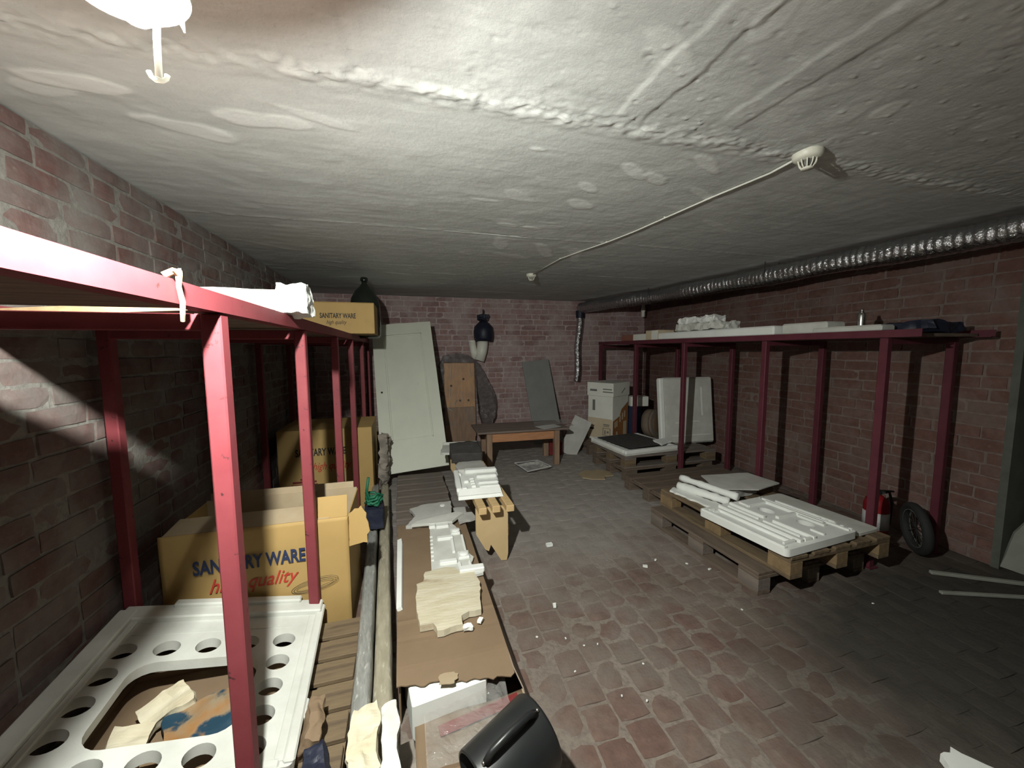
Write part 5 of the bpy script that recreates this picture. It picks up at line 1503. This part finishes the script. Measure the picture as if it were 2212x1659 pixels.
# ================================================================== foot of the right rack, passage
t = thing('fire_extinguisher', 'red fire extinguisher with a white label behind the near right post', 'extinguisher', (3.46, 1.96, 0.0), rz=R(-30))
bm = BM(); lathe(bm, [(0.06, 0.0), (0.075, 0.01), (0.077, 0.03), (0.077, 0.30), (0.068, 0.34), (0.035, 0.37), (0.022, 0.38)], 28); smooth(obj('cylinder', bm, 'extred', t))
bm = BM(); lathe(bm, [(0.0775, 0.12), (0.0782, 0.12), (0.0782, 0.25), (0.0775, 0.25)], 28, cap=False); smooth(obj('label_wrap', bm, 'label', t))
bm = boxm(-0.018, 0.018, -0.018, 0.018, 0.375, 0.41, 0.003); bx(bm, -0.012, 0.10, -0.008, 0.008, 0.405, 0.415); obj('valve', bm, 'black', t)
bm = BM(); tube(bm, [(0.02, 0, 0.39), (0.075, 0, 0.40), (0.095, 0, 0.32), (0.09, 0, 0.15)], 0.009, 8); smooth(obj('hose', bm, 'rubber', t))
t = thing('old_tyre', 'worn black wheel leaning beside the red fire extinguisher', 'wheel', (3.54, 1.76, 0.19), rot=(R(84), 0, R(50)))
bm = BM()
n, m_ = 40, 10; rg = []
for i in range(n):
    a = 2 * math.pi * i / n; r = []
    for j in range(m_):
        b = 2 * math.pi * j / m_
        rad = 0.157 + 0.028 * math.cos(b)
        r.append(bm.verts.new((rad * math.cos(a), rad * math.sin(a), 0.03 * math.sin(b))))
    rg.append(r)
for i in range(n):
    for j in range(m_):
        bm.faces.new((rg[i][j], rg[(i + 1) % n][j], rg[(i + 1) % n][(j + 1) % m_], rg[i][(j + 1) % m_]))
smooth(obj('tyre', bm, 'rubber', t))
bm = BM(); lathe(bm, [(0.128, -0.02), (0.134, -0.022), (0.134, 0.022), (0.128, 0.02)], 36, cap=False); smooth(obj('rim', bm, 'jamb', t))
for i in range(6):
    a = math.pi * i / 6
    bm = BM(); tube(bm, [(0.128 * math.cos(a), 0.128 * math.sin(a), 0), (-0.128 * math.cos(a), -0.128 * math.sin(a), 0)], 0.0025, 6); obj('spoke', bm, 'rubber', t)
bm = BM(); prism(bm, ragged([(-0.10, 0.0), (0.12, 0.0), (0.14, 0.85), (0.02, 1.05), (0.0, 0.6), (-0.09, 0.25)], 0.08, 0.008, 3), 0, 0.025, Matrix.Rotation(R(90), 4, 'X'))
tag(obj('leaning_board', bm, 'paleboard', None, (3.92, 1.40, 0.0), (R(-3), R(9), R(-55))), 'pale broken board leaning by the passage at the right edge', 'board')
bm = boxm(-0.45, 0.45, -0.014, 0.014, 0, 0.02, 0.003)
tag(obj('floor_batten', bm, 'paleboard', None, (3.70, 1.32, 0.002), (0, 0, R(-32))), 'pale batten on the floor at the foot of the right wall', 'batten')
bm = boxm(-0.45, 0.45, -0.012, 0.012, 0, 0.016, 0.003)
tag(obj('floor_batten', bm, 'paleboard', None, (3.52, 1.235, 0.002), (0, 0, R(-22))), 'thinner pale batten on the floor, nearer the viewer at the right edge', 'batten')

# ================================================================== on the floor
def film_tray():
    t = thing('clear_plastic_tray', 'crushed clear plastic tray on the floor before the low table', 'plastic tray', (1.50, 4.40, 0.006), rz=R(12))
    me = heightfield(-0.17, 0.17, -0.15, 0.15, 0.012, lambda X, Y: 0.03 * fbm(X * 12, Y * 12, 3, 5) + 0.035 * np.clip((np.maximum(np.abs(X), np.abs(Y)) - 0.12) / 0.04, 0, 1))
    obj('tray', me, 'filmpale', t)
    bm = BM(); P = [(-0.2, -0.2), (0.2, -0.19), (0.21, 0.2), (-0.19, 0.21)]
    tube(bm, [(p[0] * 0.85, p[1] * 0.85, 0.045 + 0.01 * i % 0.02) for i, p in enumerate(P + P[:1])], 0.006, 6)
    obj('rim', bm, 'paper', t)
film_tray()
bm = BM(); prism(bm, ragged([(-0.22, 0.0), (-0.16, 0.13), (0.0, 0.18), (0.05, 0.1), (0.15, 0.12), (0.20, -0.05), (0.13, -0.16), (0.03, -0.12), (-0.05, -0.19), (-0.17, -0.1)], 0.05, 0.006, 7), 0, 0.012)
tag(obj('card_piece', bm, 'cardin', None, (2.15, 3.98, 0.006), (0, 0, R(20))), 'torn beige cardboard piece on the floor before the far right stack', 'cardboard')
bm = BM(); prism(bm, ragged([(-0.10, -0.09), (0.06, -0.10), (0.06, -0.02), (0.01, 0.01), (-0.03, 0.045), (-0.05, 0.02), (-0.09, 0.01)], 0.02, 0.006, 5), 0, 0.03)
tag(obj('foam_shard', bm, 'foam', None, (1.90, 0.735, 0.005), (0, 0, R(-25))), 'white foam shard on the floor at the bottom right corner', 'foam')
rnd = random.Random(9)
bits = [(1.02, 2.60, 0.03), (0.80, 1.95, 0.018), (1.55, 2.15, 0.018), (1.67, 2.2, 0.012), (1.85, 2.1, 0.010), (1.95, 2.0, 0.012), (0.76, 1.70, 0.007), (0.83, 1.63, 0.006), (0.90, 1.62, 0.006),
        (1.05, 1.45, 0.006), (0.72, 1.50, 0.006), (1.82, 1.62, 0.007), (2.6, 1.45, 0.007), (0.86, 1.33, 0.006), (0.62, 1.75, 0.007), (0.95, 1.28, 0.006)]
for i, (x, y, s) in enumerate(bits):
    bm = crumple((s * 1.6, s, s * 0.6), s * 0.12, 60, i, (3, 3, 3))
    tag(obj('foam_crumb', bm, 'foam', None, (x, y, 0.004 + s * 0.3), (0, 0, i * 1.3)), 'tiny white foam crumb scattered on the brick floor', 'foam crumb', 'foam crumbs on the floor')
